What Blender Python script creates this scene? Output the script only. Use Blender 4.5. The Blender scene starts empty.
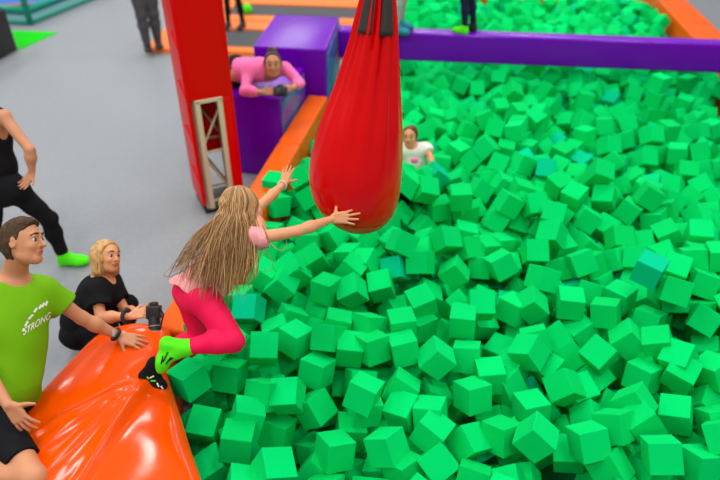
import bpy, bmesh, math, random
import numpy as np
from mathutils import Vector, Matrix, Quaternion, Euler
from mathutils.bvhtree import BVHTree

random.seed(11)
RNG = np.random.default_rng(11)
SC = bpy.context.scene
COL = SC.collection
PI = math.pi

# ------------------------------------------------------------------ camera frame (720 x 480)
FPX, CAMH = 620.0, 3.35
def _frame():
    down = np.array([-15 / FPX, -843 / FPX, -1.0]); down /= np.linalg.norm(down)
    z = -down
    f = np.array([0, 0, -1.0]); y = f - z * f.dot(z); y /= np.linalg.norm(y)
    return np.array([np.cross(y, z), y, z])
RC = _frame()
CAM = np.array([0, 0, CAMH])
IX, IY, IZ = RC[:, 0], RC[:, 1], RC[:, 2]      # image right, image up, towards the camera
def ray(u, v): return RC @ np.array([(u - 360) / FPX, -(v - 240) / FPX, -1.0])
def P(u, v, d): return CAM + ray(u, v) * d      # a point of the place seen at (u,v), d metres deep
def G(u, v, z):
    r = ray(u, v); return CAM + r * ((z - CAMH) / r[2])
def nrm(v):
    v = np.asarray(v, float); return v / np.linalg.norm(v)
def V3(*a): return np.array(a, float)

cam = bpy.data.cameras.new('camera'); camo = bpy.data.objects.new('camera', cam); COL.objects.link(camo)
m = Matrix.Identity(4)
for i in range(3):
    for j in range(3): m[i][j] = RC[i, j]
camo.matrix_world = Matrix.Translation(Vector(CAM)) @ m
cam.sensor_width = 36; cam.lens = FPX * 36 / 720
cam.dof.use_dof = True; cam.dof.focus_distance = 3.35; cam.dof.aperture_fstop = .95
SC.camera = camo

# ------------------------------------------------------------------ materials
def mat(name, col, rough=.5, spec=.5, var=0, scale=8.0, bump=0, bscale=60, coat=0, sheen=0, island=None, objrand=None, metal=0, sss=0):
    m = bpy.data.materials.new(name); m.use_nodes = True
    nt = m.node_tree; b = nt.nodes['Principled BSDF']
    b.inputs['Base Color'].default_value = (*col, 1); b.inputs['Roughness'].default_value = rough
    b.inputs['Specular IOR Level'].default_value = spec; b.inputs['Metallic'].default_value = metal
    if coat: b.inputs['Coat Weight'].default_value = coat; b.inputs['Coat Roughness'].default_value = .08
    if sheen: b.inputs['Sheen Weight'].default_value = sheen
    if sss:
        b.inputs['Subsurface Weight'].default_value = sss; b.inputs['Subsurface Radius'].default_value = (.02, .008, .004)
    tc = nt.nodes.new('ShaderNodeTexCoord')
    if var:
        n = nt.nodes.new('ShaderNodeTexNoise'); n.inputs['Scale'].default_value = scale; n.inputs['Detail'].default_value = 5
        nt.links.new(tc.outputs['Object'], n.inputs['Vector'])
        r = nt.nodes.new('ShaderNodeValToRGB')
        r.color_ramp.elements[0].position = .3; r.color_ramp.elements[1].position = .7
        r.color_ramp.elements[0].color = (*[c * (1 - var) for c in col], 1)
        r.color_ramp.elements[1].color = (*[min(1, c * (1 + var)) for c in col], 1)
        nt.links.new(n.outputs['Fac'], r.inputs['Fac']); nt.links.new(r.outputs['Color'], b.inputs['Base Color'])
    if island or objrand:
        g = nt.nodes.new('ShaderNodeNewGeometry' if island else 'ShaderNodeObjectInfo')
        r = nt.nodes.new('ShaderNodeValToRGB')
        cs = island or objrand
        while len(r.color_ramp.elements) < len(cs): r.color_ramp.elements.new(.5)
        for k, c in enumerate(cs):
            r.color_ramp.elements[k].position = k / max(1, len(cs) - 1); r.color_ramp.elements[k].color = (*c, 1)
        nt.links.new(g.outputs['Random Per Island' if island else 'Random'], r.inputs['Fac'])
        nt.links.new(r.outputs['Color'], b.inputs['Base Color'])
    if bump:
        n = nt.nodes.new('ShaderNodeTexNoise'); n.inputs['Scale'].default_value = bscale; n.inputs['Detail'].default_value = 3
        nt.links.new(tc.outputs['Object'], n.inputs['Vector'])
        bp = nt.nodes.new('ShaderNodeBump'); bp.inputs['Strength'].default_value = bump; bp.inputs['Distance'].default_value = .01
        nt.links.new(n.outputs['Fac'], bp.inputs['Height']); nt.links.new(bp.outputs['Normal'], b.inputs['Normal'])
    return m

GREEN1 = [(.0, .54, .105), (.0, .60, .135), (.0, .66, .155), (.0, .57, .115)]
M = dict(
    foam=mat('green_foam', (.0, .62, .15), .95, .06, objrand=GREEN1, bump=.15, bscale=220),
    foam_pile=mat('green_foam_pile', (.0, .62, .15), .95, .06, island=GREEN1 * 3 + [(.0, .56, .33)], bump=.15, bscale=220),
    foam_teal=mat('teal_foam', (.0, .50, .24), .95, .06, bump=.15, bscale=220),
    orange_standin=mat('matte_orange_standin', (.8, .13, .01), .85, .2),
    pitfloor=mat('pit_floor_green', (.0, .22, .06), .9, .2),
    floor=mat('grey_floor', (.25, .272, .298), .5, .25, var=.045, scale=22, bump=.05, bscale=60),
    orange=mat('orange_vinyl', (.80, .072, .0), .14, .36, bump=.10, bscale=9),
    orange_pad=mat('orange_pad', (.84, .115, .0), .35, .15),
    orange_far=mat('orange_far', (.86, .20, .03), .5, .3),
    purple=mat('purple_vinyl', (.15, .0, .45), .24, .22, bump=.03, bscale=10),
    red=mat('red_vinyl', (.66, .0, .001), .17, .28, bump=.05, bscale=9),
    redpost=mat('red_post_vinyl', (.78, .0, .001), .35, .15, bump=.06, bscale=7),
    strap=mat('black_webbing', (.035, .03, .028), .75, .3, bump=.2, bscale=150),
    truss=mat('beige_metal', (.66, .58, .40), .45, .5),
    black=mat('black_plastic', (.012, .012, .013), .45, .4),
    blackfab=mat('black_fabric', (.010, .010, .012), .9, .1, bump=.12, bscale=200),
    darkgrey=mat('dark_grey_fabric', (.07, .068, .072), .85, .2),
    charcoal=mat('charcoal_fabric', (.035, .035, .04), .85, .2, bump=.1, bscale=120),
    navy=mat('navy_fabric', (.012, .014, .05), .85, .2),
    greyfab=mat('grey_fabric', (.42, .42, .42), .85, .2),
    bed=mat('trampoline_bed', (.075, .078, .082), .8, .3),
    skin=mat('skin', (.70, .31, .155), .5, .35, var=.05, scale=12, sss=.08),
    skin_tan=mat('skin_tan', (.56, .245, .125), .5, .35, var=.06, scale=12, sss=.08),
    lip=mat('lips', (.50, .13, .11), .45, .4),
    eyewhite=mat('eye_white', (.55, .48, .44), .25, .5),
    iris=mat('iris', (.03, .02, .015), .2, .5),
    pinkshirt=mat('pink_shirt', (.80, .31, .32), .8, .2, var=.16, scale=26, bump=.25, bscale=60),
    pinkleg=mat('hot_pink_leggings', (.82, .004, .075), .65, .2, bump=.06, bscale=120),
    pinktop=mat('rose_shirt', (.86, .17, .42), .8, .2, var=.08, scale=14, bump=.1),
    limeshirt=mat('lime_shirt', (.155, .42, .002), .8, .2, bump=.08, bscale=130),
    limesock=mat('lime_sock', (.09, .86, .01), .75, .2, bump=.12, bscale=140),
    print=mat('white_print', (.80, .84, .70), .7, .2),
    whitefab=mat('white_fabric', (.72, .74, .66), .8, .2, var=.08, scale=20),
    band=mat('white_band', (.85, .80, .72), .6, .3),
    haircap=mat('brown_hair', (.10, .05, .022), .5, .4, var=.35, scale=40),
    hairbase=mat('golden_brown_hair', (.30, .155, .06), .5, .4, var=.4, scale=60),
    hairgold=mat('golden_hair', (.42, .22, .08), .45, .4, island=[(.13, .06, .022), (.27, .13, .048), (.46, .25, .09), (.72, .45, .19)]),
    hairshort=mat('short_brown_hair', (.062, .034, .017), .7, .2, var=.4, scale=70, bump=.3, bscale=160),
    hairdark=mat('dark_brown_hair', (.055, .028, .016), .5, .4, var=.35, scale=50),
    hairblond=mat('blond_hair', (.58, .34, .11), .45, .4, island=[(.30, .15, .05), (.60, .36, .12), (.78, .52, .22)]),
    hairblondcap=mat('blond_hair_base', (.50, .29, .10), .5, .4, var=.3, scale=40),
    teal=mat('teal_tube', (.0, .30, .22), .4, .4),
    aqua=mat('aqua_panel', (.22, .52, .52), .4, .4),
    blue=mat('blue_bed', (.008, .13, .52), .5, .4),
    lime=mat('lime_mat', (.0, .56, .0), .8, .2),
    wood=mat('wood_bar', (.35, .17, .06), .5, .4, var=.2),
    steel=mat('steel', (.45, .45, .46), .35, .5, metal=.8),
    violet=mat('violet_fabric', (.09, .03, .30), .8, .2),
    tealshoe=mat('teal_shoe', (.01, .22, .30), .6, .3),
    lens=mat('lens_glass', (.01, .012, .02), .08, .6),
    screen=mat('silver_plastic', (.42, .45, .48), .3, .5),
)
def irid(name):                                  # colour-shift vinyl on the sides of the purple blocks
    m = bpy.data.materials.new(name); m.use_nodes = True
    nt = m.node_tree; b = nt.nodes['Principled BSDF']; b.inputs['Roughness'].default_value = .25
    tc = nt.nodes.new('ShaderNodeTexCoord'); n = nt.nodes.new('ShaderNodeTexNoise'); n.inputs['Scale'].default_value = 2.2
    nt.links.new(tc.outputs['Object'], n.inputs['Vector'])
    r = nt.nodes.new('ShaderNodeValToRGB'); e = r.color_ramp.elements
    e[0].position = .35; e[0].color = (.07, .03, .42, 1); e[1].position = .68; e[1].color = (.03, .24, .42, 1)
    q = e.new(.5); q.color = (.06, .13, .45, 1)
    nt.links.new(n.outputs['Fac'], r.inputs['Fac']); nt.links.new(r.outputs['Color'], b.inputs['Base Color'])
    return m
M['irid'] = irid('blue_violet_vinyl')

# ------------------------------------------------------------------ objects
def tag(o, label=None, cat=None, group=None, kind=None):
    if label: o['label'] = label
    if cat: o['category'] = cat
    if group: o['group'] = group
    if kind: o['kind'] = kind
    return o
def thing(name, label, cat, loc, group=None):
    o = bpy.data.objects.new(name, None); COL.objects.link(o); o.location = Vector(loc); o.empty_display_size = .1
    return tag(o, label, cat, group)
def origin(o):
    w = np.zeros(3)
    while o is not None:
        w = w + np.array(o.location); o = o.parent
    return w
def link(name, me, mt, parent=None, smooth=True, autoang=None):
    """links a mesh whose vertices are in world coordinates, under parent, origin moved"""
    for mm in (mt if isinstance(mt, (list, tuple)) else [mt]): me.materials.append(M[mm])
    o = bpy.data.objects.new(name, me); COL.objects.link(o)
    n = len(me.vertices); co = np.empty(n * 3, np.float32); me.vertices.foreach_get('co', co)
    if parent is not None:
        co = (co.reshape(-1, 3) - origin(parent)).ravel(); o.parent = parent
    else:
        c = co.reshape(-1, 3); w = (c.min(0) + c.max(0)) / 2; w[2] = c[:, 2].min()
        co = (c - w).ravel(); o.location = Vector(w)
    me.vertices.foreach_set('co', co.astype(np.float32))
    if smooth:
        me.polygons.foreach_set('use_smooth', [True] * len(me.polygons))
        if autoang: me.set_sharp_from_angle(angle=math.radians(autoang))
    me.update()
    return o
def mesh_of(v, f, name='m'):
    me = bpy.data.meshes.new(name); me.from_pydata([tuple(map(float, q)) for q in v], [], [tuple(map(int, q)) for q in f]); me.update()
    return me
class MB:
    """collects shapes into one mesh"""
    def __init__(s): s.v = []; s.f = []; s.mi = []; s.cur = 0
    def add(s, v, f):
        o = len(s.v); s.v += [tuple(map(float, q)) for q in v]; s.f += [tuple(o + i for i in q) for q in f]; s.mi += [s.cur] * len(f)
    def frame_box(s, c, ax, ay, az, size, bev=0):
        c = np.asarray(c, float); A = np.array([ax, ay, az], float)
        bm = bmesh.new(); bmesh.ops.create_cube(bm, size=1)
        for q in bm.verts: q.co = Vector((q.co.x * size[0], q.co.y * size[1], q.co.z * size[2]))
        if bev: bmesh.ops.bevel(bm, geom=list(bm.edges), offset=bev, segments=3, affect='EDGES', profile=.6)
        bm.verts.index_update()
        s.add([c + A.T @ np.array(q.co) for q in bm.verts], [[q.index for q in f.verts] for f in bm.faces]); bm.free()
    def box(s, c, size, rz=0, bev=0):
        s.frame_box(c, (math.cos(rz), math.sin(rz), 0), (-math.sin(rz), math.cos(rz), 0), (0, 0, 1), size, bev)
    def tube(s, pts, r, n=10, cap=True, flat=None):
        pts = [np.asarray(p, float) for p in pts]; k = len(pts)
        rs = r if isinstance(r, (list, tuple, np.ndarray)) else [r] * k
        up = None; rings = []
        for i, p in enumerate(pts):
            t = nrm(pts[min(i + 1, k - 1)] - pts[max(i - 1, 0)])
            if up is None:
                up = V3(0, 0, 1) if abs(t[2]) < .9 else V3(1, 0, 0)
            a = np.cross(t, up); a = nrm(a); b = np.cross(a, t); up = b
            fa = flat or 1
            rings.append([p + rs[i] * (math.cos(q) * a + fa * math.sin(q) * b) for q in np.linspace(0, 2 * PI, n, endpoint=False)])
        v = [q for rg in rings for q in rg]; f = []
        for i in range(k - 1):
            for j in range(n):
                f.append((i * n + j, i * n + (j + 1) % n, (i + 1) * n + (j + 1) % n, (i + 1) * n + j))
        if cap: f.append(tuple(range(n))[::-1]); f.append(tuple((k - 1) * n + j for j in range(n)))
        s.add(v, f)
    def prism(s, poly, z0, z1):
        n = len(poly); v = [(x, y, z0) for x, y in poly] + [(x, y, z1) for x, y in poly]
        s.add(v, [tuple(range(n))[::-1], tuple(range(n, 2 * n))] + [(i, (i + 1) % n, n + (i + 1) % n, n + i) for i in range(n)])
    def ball(s, c, r, n=10):
        bm = bmesh.new(); bmesh.ops.create_uvsphere(bm, u_segments=n * 2, v_segments=n, radius=1)
        rr = np.array(r) * np.ones(3)
        bm.verts.index_update()
        s.add([np.asarray(c) + rr * np.array(q.co) for q in bm.verts], [[q.index for q in f.verts] for f in bm.faces]); bm.free()
    def build(s, name, mt, parent=None, smooth=False, autoang=40):
        me = mesh_of(s.v, s.f, name)
        o = link(name, me, mt, parent, True, autoang if not smooth else None)
        if any(s.mi): me.polygons.foreach_set('material_index', s.mi)
        return o

# ------------------------------------------------------------------ bodies: smooth union of tapered limbs, meshed by surface nets
def cap(a, b, ra, rb=None, k=.02, flat=None):
    return ['c', np.asarray(a, float), np.asarray(b, float), ra, ra if rb is None else rb, k, flat]
def ell(c, r, ax=None, k=.02, sub=False):
    return ['e', np.asarray(c, float), np.asarray(r, float), np.eye(3) if ax is None else np.asarray(ax, float), 0, k, sub]
def pd(p, X, grow):
    if p[0] == 'c':
        _, a, b, ra, rb, k, fl = p
        x = X - a; ba = b - a
        if fl is not None:
            dv, s = fl; dv = nrm(dv)
            x = x + np.outer(x @ dv * (s - 1), dv).reshape(x.shape); ba = ba + dv * (ba @ dv) * (s - 1)
        h = np.clip(x @ ba / max(ba @ ba, 1e-12), 0, 1)
        d = np.linalg.norm(x - h[..., None] * ba, axis=-1) - (ra + (rb - ra) * h)
        return d - grow
    _, c, r, A, _, k, sub = p
    q = (X - c) @ A.T; r = r + grow
    k0 = np.linalg.norm(q / r, axis=-1); k1 = np.linalg.norm(q / (r * r), axis=-1)
    return k0 * (k0 - 1) / np.maximum(k1, 1e-9)
def bounds(p):
    if p[0] == 'c':
        r = max(p[3], p[4]); return np.minimum(p[1], p[2]) - r, np.maximum(p[1], p[2]) + r
    r = p[2].max(); return p[1] - r, p[1] + r
def smin(a, b, k):
    h = np.maximum(k - np.abs(a - b), 0) / k
    return np.minimum(a, b) - h * h * k * .25
def ballcut(c, r):
    c = np.asarray(c, float)
    return lambda X: r - np.linalg.norm(X - c, axis=-1)
def plane(pt, n):
    pt = np.asarray(pt, float); n = nrm(n)
    return lambda X: (X - pt) @ n
def sdf_mesh(groups, h, grow=0., noise=None, name='body'):
    """groups: list of (prims, cuts, k)"""
    lo = np.min([bounds(p)[0] for g in groups for p in g[0]], 0) - grow - 4 * h
    hi = np.max([bounds(p)[1] for g in groups for p in g[0]], 0) + grow + 4 * h
    B = 8; nb = np.ceil((hi - lo) / (h * B)).astype(int); N = nb * B
    ii = np.stack(np.meshgrid(*[np.arange(n) for n in nb], indexing='ij'), -1).reshape(-1, 3)
    cen = lo + (ii * B + (B - 1) / 2) * h
    def ev(X, cc, rad):
        D = np.full(X.shape[:-1], 9.0)
        for prims, cuts, kj in groups:
            Dg = np.full(X.shape[:-1], 9.0); anym = np.zeros(len(cc), bool)
            for p in prims:
                l, u = bounds(p); mg = grow + rad + p[5] + .01
                mk = np.all((cc > l - mg) & (cc < u + mg), 1)
                if not mk.any(): continue
                d = pd(p, X[mk], grow)
                if p[0] == 'e' and p[6]: Dg[mk] = -smin(-Dg[mk], d, p[5])
                else: Dg[mk] = smin(Dg[mk], d, p[5])
                anym |= mk
            if cuts and anym.any():
                t = Dg[anym]
                for c in cuts: t = np.maximum(t, c(X[anym]))
                Dg[anym] = t
            D = smin(D, Dg, kj)
        return D
    rb = B * h * .87
    dc = ev(cen[:, None, :], cen, rb * 2)[:, 0]
    act = np.abs(dc) < rb * 1.5 + 3 * h
    D = np.where(dc < 0, -1.0, 1.0).astype(np.float32)
    full = np.repeat(D[:, None], B ** 3, 1)
    loc = np.stack(np.meshgrid(*[np.arange(B)] * 3, indexing='ij'), -1).reshape(-1, 3)
    idx = np.nonzero(act)[0]
    for s in range(0, len(idx), 400):
        q = idx[s:s + 400]
        X = lo + (ii[q][:, None, :] * B + loc[None]) * h
        d = ev(X, cen[q], rb)
        if noise is not None: d = d + noise(X)
        full[q] = d
    A = full.reshape(*nb, B, B, B).transpose(0, 3, 1, 4, 2, 5).reshape(*N)
    S = A < 0
    keys = []; pos = []; quads = []
    M1, M2 = N[1] * N[2], N[2]
    st = np.array([M1, M2, 1])
    for ax in range(3):
        sl0 = [slice(None)] * 3; sl1 = [slice(None)] * 3
        sl0[ax] = slice(0, -1); sl1[ax] = slice(1, None)
        I = np.argwhere(S[tuple(sl0)] != S[tuple(sl1)])
        I = I[np.all(I > 0, 1)]
        a = A[I[:, 0], I[:, 1], I[:, 2]]; J = I.copy(); J[:, ax] += 1; b = A[J[:, 0], J[:, 1], J[:, 2]]
        t = np.clip(a / (a - b), .02, .98)
        pt = I.astype(float); pt[:, ax] += t
        o1, o2 = [q for q in range(3) if q != ax]
        base = I @ st
        c4 = np.stack([base - st[o1] - st[o2], base - st[o2], base, base - st[o1]], 1)
        flip = (a < 0) == (ax != 1)
        c4[~flip] = c4[~flip][:, ::-1]
        quads.append(c4)
        for q in range(4): keys.append(c4[:, q]); pos.append(pt)
    quads = np.concatenate(quads); keys = np.concatenate(keys); pos = np.concatenate(pos)
    uk, inv = np.unique(keys, return_inverse=True)
    cnt = np.bincount(inv)
    v = np.stack([np.bincount(inv, pos[:, q]) for q in range(3)], 1) / cnt[:, None]
    f = np.searchsorted(uk, quads)
    # light smoothing
    for _ in range(2):
        s = np.zeros_like(v); c = np.zeros(len(v))
        for q in range(4):
            np.add.at(s, f[:, q], v[f[:, (q + 1) % 4]]); np.add.at(s, f[:, q], v[f[:, (q + 3) % 4]]); np.add.at(c, f[:, q], 2)
        v = v * .5 + .5 * s / c[:, None]
    return mesh_of_np(lo + v * h, f, name)
def mesh_of_np(v, f, name):
    me = bpy.data.meshes.new(name)
    me.vertices.add(len(v)); me.vertices.foreach_set('co', np.ascontiguousarray(v, np.float32).ravel())
    me.loops.add(f.size); me.loops.foreach_set('vertex_index', f.astype(np.int32).ravel())
    me.polygons.add(len(f)); me.polygons.foreach_set('loop_start', np.arange(0, f.size, 4, dtype=np.int32))
    try: me.polygons.foreach_set('loop_total', np.full(len(f), 4, np.int32))
    except Exception: pass
    me.update(calc_edges=True); me.validate()
    return me
def folds(amp, freq, d1=(0, 0, 1), d2=(1, 0, 0), seed=0):
    r = np.random.default_rng(seed); w = r.normal(size=(5, 3)); ph = r.uniform(0, 6, 5); d1 = nrm(d1); d2 = nrm(d2)
    def f(X):
        a = X @ d1 * freq; b = X @ d2 * freq
        s = np.sin(a + 1.5 * np.sin(b * .45 + ph[0]) + ph[1]) + .6 * np.sin(a * .53 + b * .6 + ph[2]) + .5 * np.sin(X @ w[0] * freq * .5 + ph[3])
        return amp * s * .5
    return f

def hand(w, f, t, n, L, curl=.25, spread=.13, thumb=.8, fold=(1, 1, 1, 1)):
    """w wrist, f finger direction, t thumb side, n the way the palm faces"""
    w = np.asarray(w, float); f = nrm(f); t = nrm(t - f * np.dot(t, f)); n = nrm(n - f * np.dot(n, f) - t * np.dot(n, t))
    pr = []
    off = (.165, .058, -.05, -.15); ln = (.40, .45, .41, .32); kn = (.49, .51, .49, .45)
    for i in range(4):
        k = w + f * kn[i] * L + t * off[i] * L
        pr.append(cap(w + f * .04 * L + t * off[i] * .55 * L, k, .078 * L, .066 * L, .045 * L, (n, 1.25)))
    pr.append(cap(w + f * .1 * L + t * .12 * L + n * .02 * L, w + f * .36 * L + t * .17 * L + n * .01 * L, .085 * L, .06 * L, .05 * L))
    for i in range(4):
        k = w + f * kn[i] * L + t * off[i] * L
        an = spread * (1.2, .3, -.5, -1.35)[i]; d = nrm(f * math.cos(an) + t * math.sin(an))
        p = k; th = 0; r = .052 * L * (.9 if i == 3 else 1)
        for s, (fr, cu) in enumerate(((.47, .8), (.30, 1.1), (.23, .8))):
            th += curl * cu * fold[i]
            dd = d * math.cos(th) + n * math.sin(th); q = p + dd * ln[i] * L * fr
            pr.append(cap(p, q, r, r * .9, .012 * L)); p = q; r *= .9
    b = w + f * .14 * L + t * .14 * L
    d = nrm(f * (1.15 - thumb) + t * thumb + n * .2)
    q = b + d * .24 * L; q2 = q + nrm(d + f * .35 + n * curl * .6) * .2 * L
    pr += [cap(b, q, .07 * L, .056 * L, .04 * L), cap(q, q2, .056 * L, .044 * L, .01 * L)]
    return pr
def foot(an, heel, toe, S, up=(0, 0, 1), w=1.0):
    an, heel, toe = [np.asarray(q, float) for q in (an, heel, toe)]
    d = nrm(toe - heel); L = np.linalg.norm(toe - heel); up = nrm(an - (heel + d * np.dot(an - heel, d)))
    s = np.cross(d, up); r = .036 * S * w
    return [cap(an, heel + d * .03 * S, .036 * S, .036 * S, .03 * S), cap(heel + d * .03 * S, toe - d * .05 * S, .034 * S, .036 * S, .03 * S),
            cap(an + d * .02 * S, toe - d * .09 * S, .036 * S, .03 * S, .04 * S),
            cap(toe - d * .07 * S + s * .018 * S, toe - d * .02 * S + s * .012 * S, .032 * S, .024 * S, .03 * S, (up, 1.25)),
            cap(toe - d * .07 * S - s * .018 * S, toe - d * .035 * S - s * .02 * S, .03 * S, .022 * S, .03 * S, (up, 1.25))]
class Head:
    def __init__(s, c, fwd, up, h, neck, nr=.22, nose=1.0, jaw=1.0):
        s.c = np.asarray(c, float); s.h = h; s.y = nrm(fwd); s.z = nrm(np.asarray(up) - s.y * np.dot(up, s.y)); s.x = np.cross(s.y, s.z)
        s.A = np.array([s.x, s.y, s.z]); p = s.p; h = s.h; k = .05 * h
        s.prims = [cap(p(0, -.1, -.15), neck, nr * h, nr * h * 1.08, .1 * h),
            ell(p(0, -.06, .12), V3(.335, .43, .38) * h, s.A, .12 * h),
            ell(p(0, .10, -.15), V3(.265 * jaw, .27, .32) * h, s.A, .12 * h),
            cap(p(-.13 * jaw, .14, -.36), p(.13 * jaw, .14, -.36), .09 * h, None, .15 * h),
            ell(p(0, .24, -.41), V3(.12, .1, .085) * h, s.A, .08 * h),
            cap(p(-.15, .33, .1), p(.15, .33, .1), .05 * h, None, .08 * h),
            ell(p(.15, .27, -.11), V3(.09, .09, .09) * h, s.A, .08 * h), ell(p(-.15, .27, -.11), V3(.09, .09, .09) * h, s.A, .08 * h),
            ell(p(.14, .415, .02), V3(.075, .07, .05) * h, s.A, .04 * h, True), ell(p(-.14, .415, .02), V3(.075, .07, .05) * h, s.A, .04 * h, True),
            cap(p(0, .365, .04), p(0, .36 + .09 * nose, -.115), .034 * h, .05 * h, .035 * h),
            cap(p(-.05, .37, -.13), p(.05, .37, -.13), .032 * h, None, .03 * h),
            cap(p(-.075, .352, -.225), p(.075, .352, -.225), .03 * h, None, .02 * h),
            cap(p(-.06, .345, -.275), p(.06, .345, -.275), .032 * h, None, .02 * h)]
        for q in (-1, 1):
            s.prims += [ell(p(.335 * q, -.04, -.01), V3(.035, .085, .13) * h, s.A, .03 * h), ell(p(.375 * q, -.02, .0), V3(.03, .05, .085) * h, s.A, .015 * h, True)]
    def p(s, x, y, z): return s.c + (s.x * x + s.y * y + s.z * z) * s.h
    def loc(s, X): return (X - s.c) @ s.A.T / s.h
    def eyes(s, parent):
        for q in (-1, 1):
            b = MB(); c = s.p(.138 * q, .316, .015); b.ball(c, .060 * s.h, 7); b.cur = 1
            b.ball(c + s.y * .020 * s.h, .048 * s.h, 6)
            b.build('eye', ['eyewhite', 'iris'], parent, True)
        b = MB()
        for q in (-1, 1): b.tube([s.p(.06 * q, .405, .150), s.p(.15 * q, .385, .160), s.p(.235 * q, .30, .115)], [.018 * s.h, .022 * s.h, .01 * s.h], 6)
        return b
    def lips(s, parent, up=0):
        b = MB()
        b.tube([s.p(-.105, .345, -.25 + up), s.p(-.05, .378, -.232), s.p(0, .384, -.238), s.p(.05, .378, -.232), s.p(.105, .345, -.25 + up)], [.008 * s.h, .02 * s.h, .02 * s.h, .02 * s.h, .008 * s.h], 6)
        b.tube([s.p(-.1, .345, -.252 + up), s.p(-.05, .372, -.27), s.p(.05, .372, -.27), s.p(.1, .345, -.252 + up)], [.008 * s.h, .022 * s.h, .022 * s.h, .008 * s.h], 6)
        b.build('lips', 'lip', parent, True)

def limbs(J, S, fd, fat=1.0, arm=1.0, leg=1.0, chest=1.0, hip=1.0, waist=1.0):
    """prims of torso, arms, legs from the joints"""
    g = {}
    ms = (J['shL'] + J['shR']) / 2; mh = (J['hipL'] + J['hipR']) / 2; sp = nrm(ms - mh); L = np.linalg.norm(ms - mh)
    wst = mh + sp * L * .38 + np.asarray(J.get('bend', (0, 0, 0)), float)
    cw = .118 * S * chest
    ss = nrm(J['shR'] - J['shL'])
    g['torso'] = [cap(ms - sp * .05 * S - ss * .055 * S, wst - ss * .03 * S, cw, .105 * S * waist, .06 * S, (fd, 1.15)),
                  cap(ms - sp * .05 * S + ss * .055 * S, wst + ss * .03 * S, cw, .105 * S * waist, .06 * S, (fd, 1.15)),
                  cap(J['shL'], J['shR'], .052 * S, None, .07 * S),
                  cap(wst, mh, .125 * S * waist, .13 * S * hip, .06 * S, (fd, 1.2)),
                  cap(J['hipL'], J['hipR'], .105 * S * hip, None, .06 * S),
                  cap(ms, J['neck'], .075 * S, .06 * S, .06 * S)]
    for q in 'LR':
        if 'el' + q in J:
            a, e, w = J['sh' + q], J['el' + q], J['wr' + q]
            g['up' + q] = [cap(a, e, .052 * S * arm, .040 * S * arm, .05 * S)]
            g['fo' + q] = [cap(e, e * .65 + w * .35, .040 * S * arm, .042 * S * arm, .02 * S), cap(e * .65 + w * .35, w, .042 * S * arm, .027 * S * arm, .03 * S)]
        if 'kn' + q in J:
            a, e, w = J['hip' + q], J['kn' + q], J['an' + q]
            g['th' + q] = [cap(a, e, .09 * S * leg, .058 * S * leg, .06 * S)]
            cb = -fd * .012 * S
            g['sn' + q] = [cap(e, e * .65 + w * .35 + cb, .056 * S * leg, .056 * S * leg, .03 * S), cap(e * .65 + w * .35 + cb, w, .056 * S * leg, .037 * S * leg, .04 * S)]
    return g

# ------------------------------------------------------------------ the setting
def LL(y): return -1.11 + (y - 2.4) * .177        # left edge of the foam pit
def RL(y): return 3.9 + (y - 1) * .12             # right edge
def structure(b, name, mt):
    o = b.build(name, mt); tag(o, kind='structure'); return o
PITP = [(-.33, 1.0), (-1.11, 2.4), (LL(12.5), 12.5), (RL(12.5), 12.5), (RL(1.0), 1.0)]
b = MB()
b.add([(-26, -8, 0), (-.33, -8, 0), (-.33, 1.0, 0), (-1.11, 2.4, 0), (LL(12.5), 12.5, 0), (LL(12.5), 34, 0), (-26, 34, 0)], [(0, 1, 2, 3, 4, 5, 6)])
b.add([(RL(12.5), 12.5, 0), (LL(12.5), 12.5, 0), (LL(12.5), 34, 0), (26, 34, 0), (26, -8, 0), (-.33, -8, 0), (-.33, 1, 0), (RL(1), 1, 0)], [(7, 6, 5, 4, 0), (0, 4, 3, 2, 1)])
structure(b, 'floor', 'floor')
b = MB(); b.add([(x, y, -.35) for x, y in PITP], [(4, 3, 2, 1, 0)])
structure(b, 'floor_pit', 'pitfloor')
for nm, i in (('left', 1), ('back', 2), ('right', 3), ('front', 4), ('platform', 0)):
    b = MB(); p, q = PITP[i], PITP[(i + 1) % 5]
    b.add([(*p, -.35), (*q, -.35), (*q, 0), (*p, 0)], [(0, 1, 2, 3)])
    structure(b, 'wall_pit_' + nm, 'pitfloor')

# ------------------------------------------------------------------ orange padding round the pit
def pad_piece(p, q, w, side, z0, z1, name, label, group):
    p = V3(*p, 0); q = V3(*q, 0); d = q - p; L = np.linalg.norm(d); d /= L; n = V3(-d[1], d[0], 0) * side
    c = (p + q) / 2 + n * w / 2; c[2] = (z0 + z1) / 2
    b = MB(); b.frame_box(c, d, n, (0, 0, 1), (L - .006, w, z1 - z0), .025)
    return tag(b.build(name, 'orange_pad'), label, 'pad', group)
ys = [2.78, 4.15, 5.35, 6.5]
labs = ['orange vinyl edge pad along the pit, beside the launch platform', 'orange vinyl edge pad along the pit, in the middle behind the girl',
        'orange vinyl edge pad along the pit, beside the small purple block']
for i in range(3):
    pad_piece((LL(ys[i]), ys[i]), (LL(ys[i + 1]), ys[i + 1]), .26 if i == 0 else .225, 1, 0, .55, 'edge_pad', labs[i], 'orange edge pads on the left of the pit')
ys = [7.4, 8.05, 9.75, 11.4, 12.45]
labs = ['orange edge pad on the right of the pit, under the end of the purple beam', 'orange edge pad on the far right, just beyond the purple beam',
        'orange edge pad on the far right, second beyond the purple beam', 'orange edge pad on the far right, farthest from the purple beam']
ys = [7.0, 8.0, 9.6, 11.2, 12.45]
for i in range(4):
    pad_piece((RL(ys[i]) - .13, ys[i]), (RL(ys[i + 1]) - .13, ys[i + 1]), .48, -1, 0, .50, 'edge_pad', labs[i], 'orange edge pads on the right of the pit')

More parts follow.
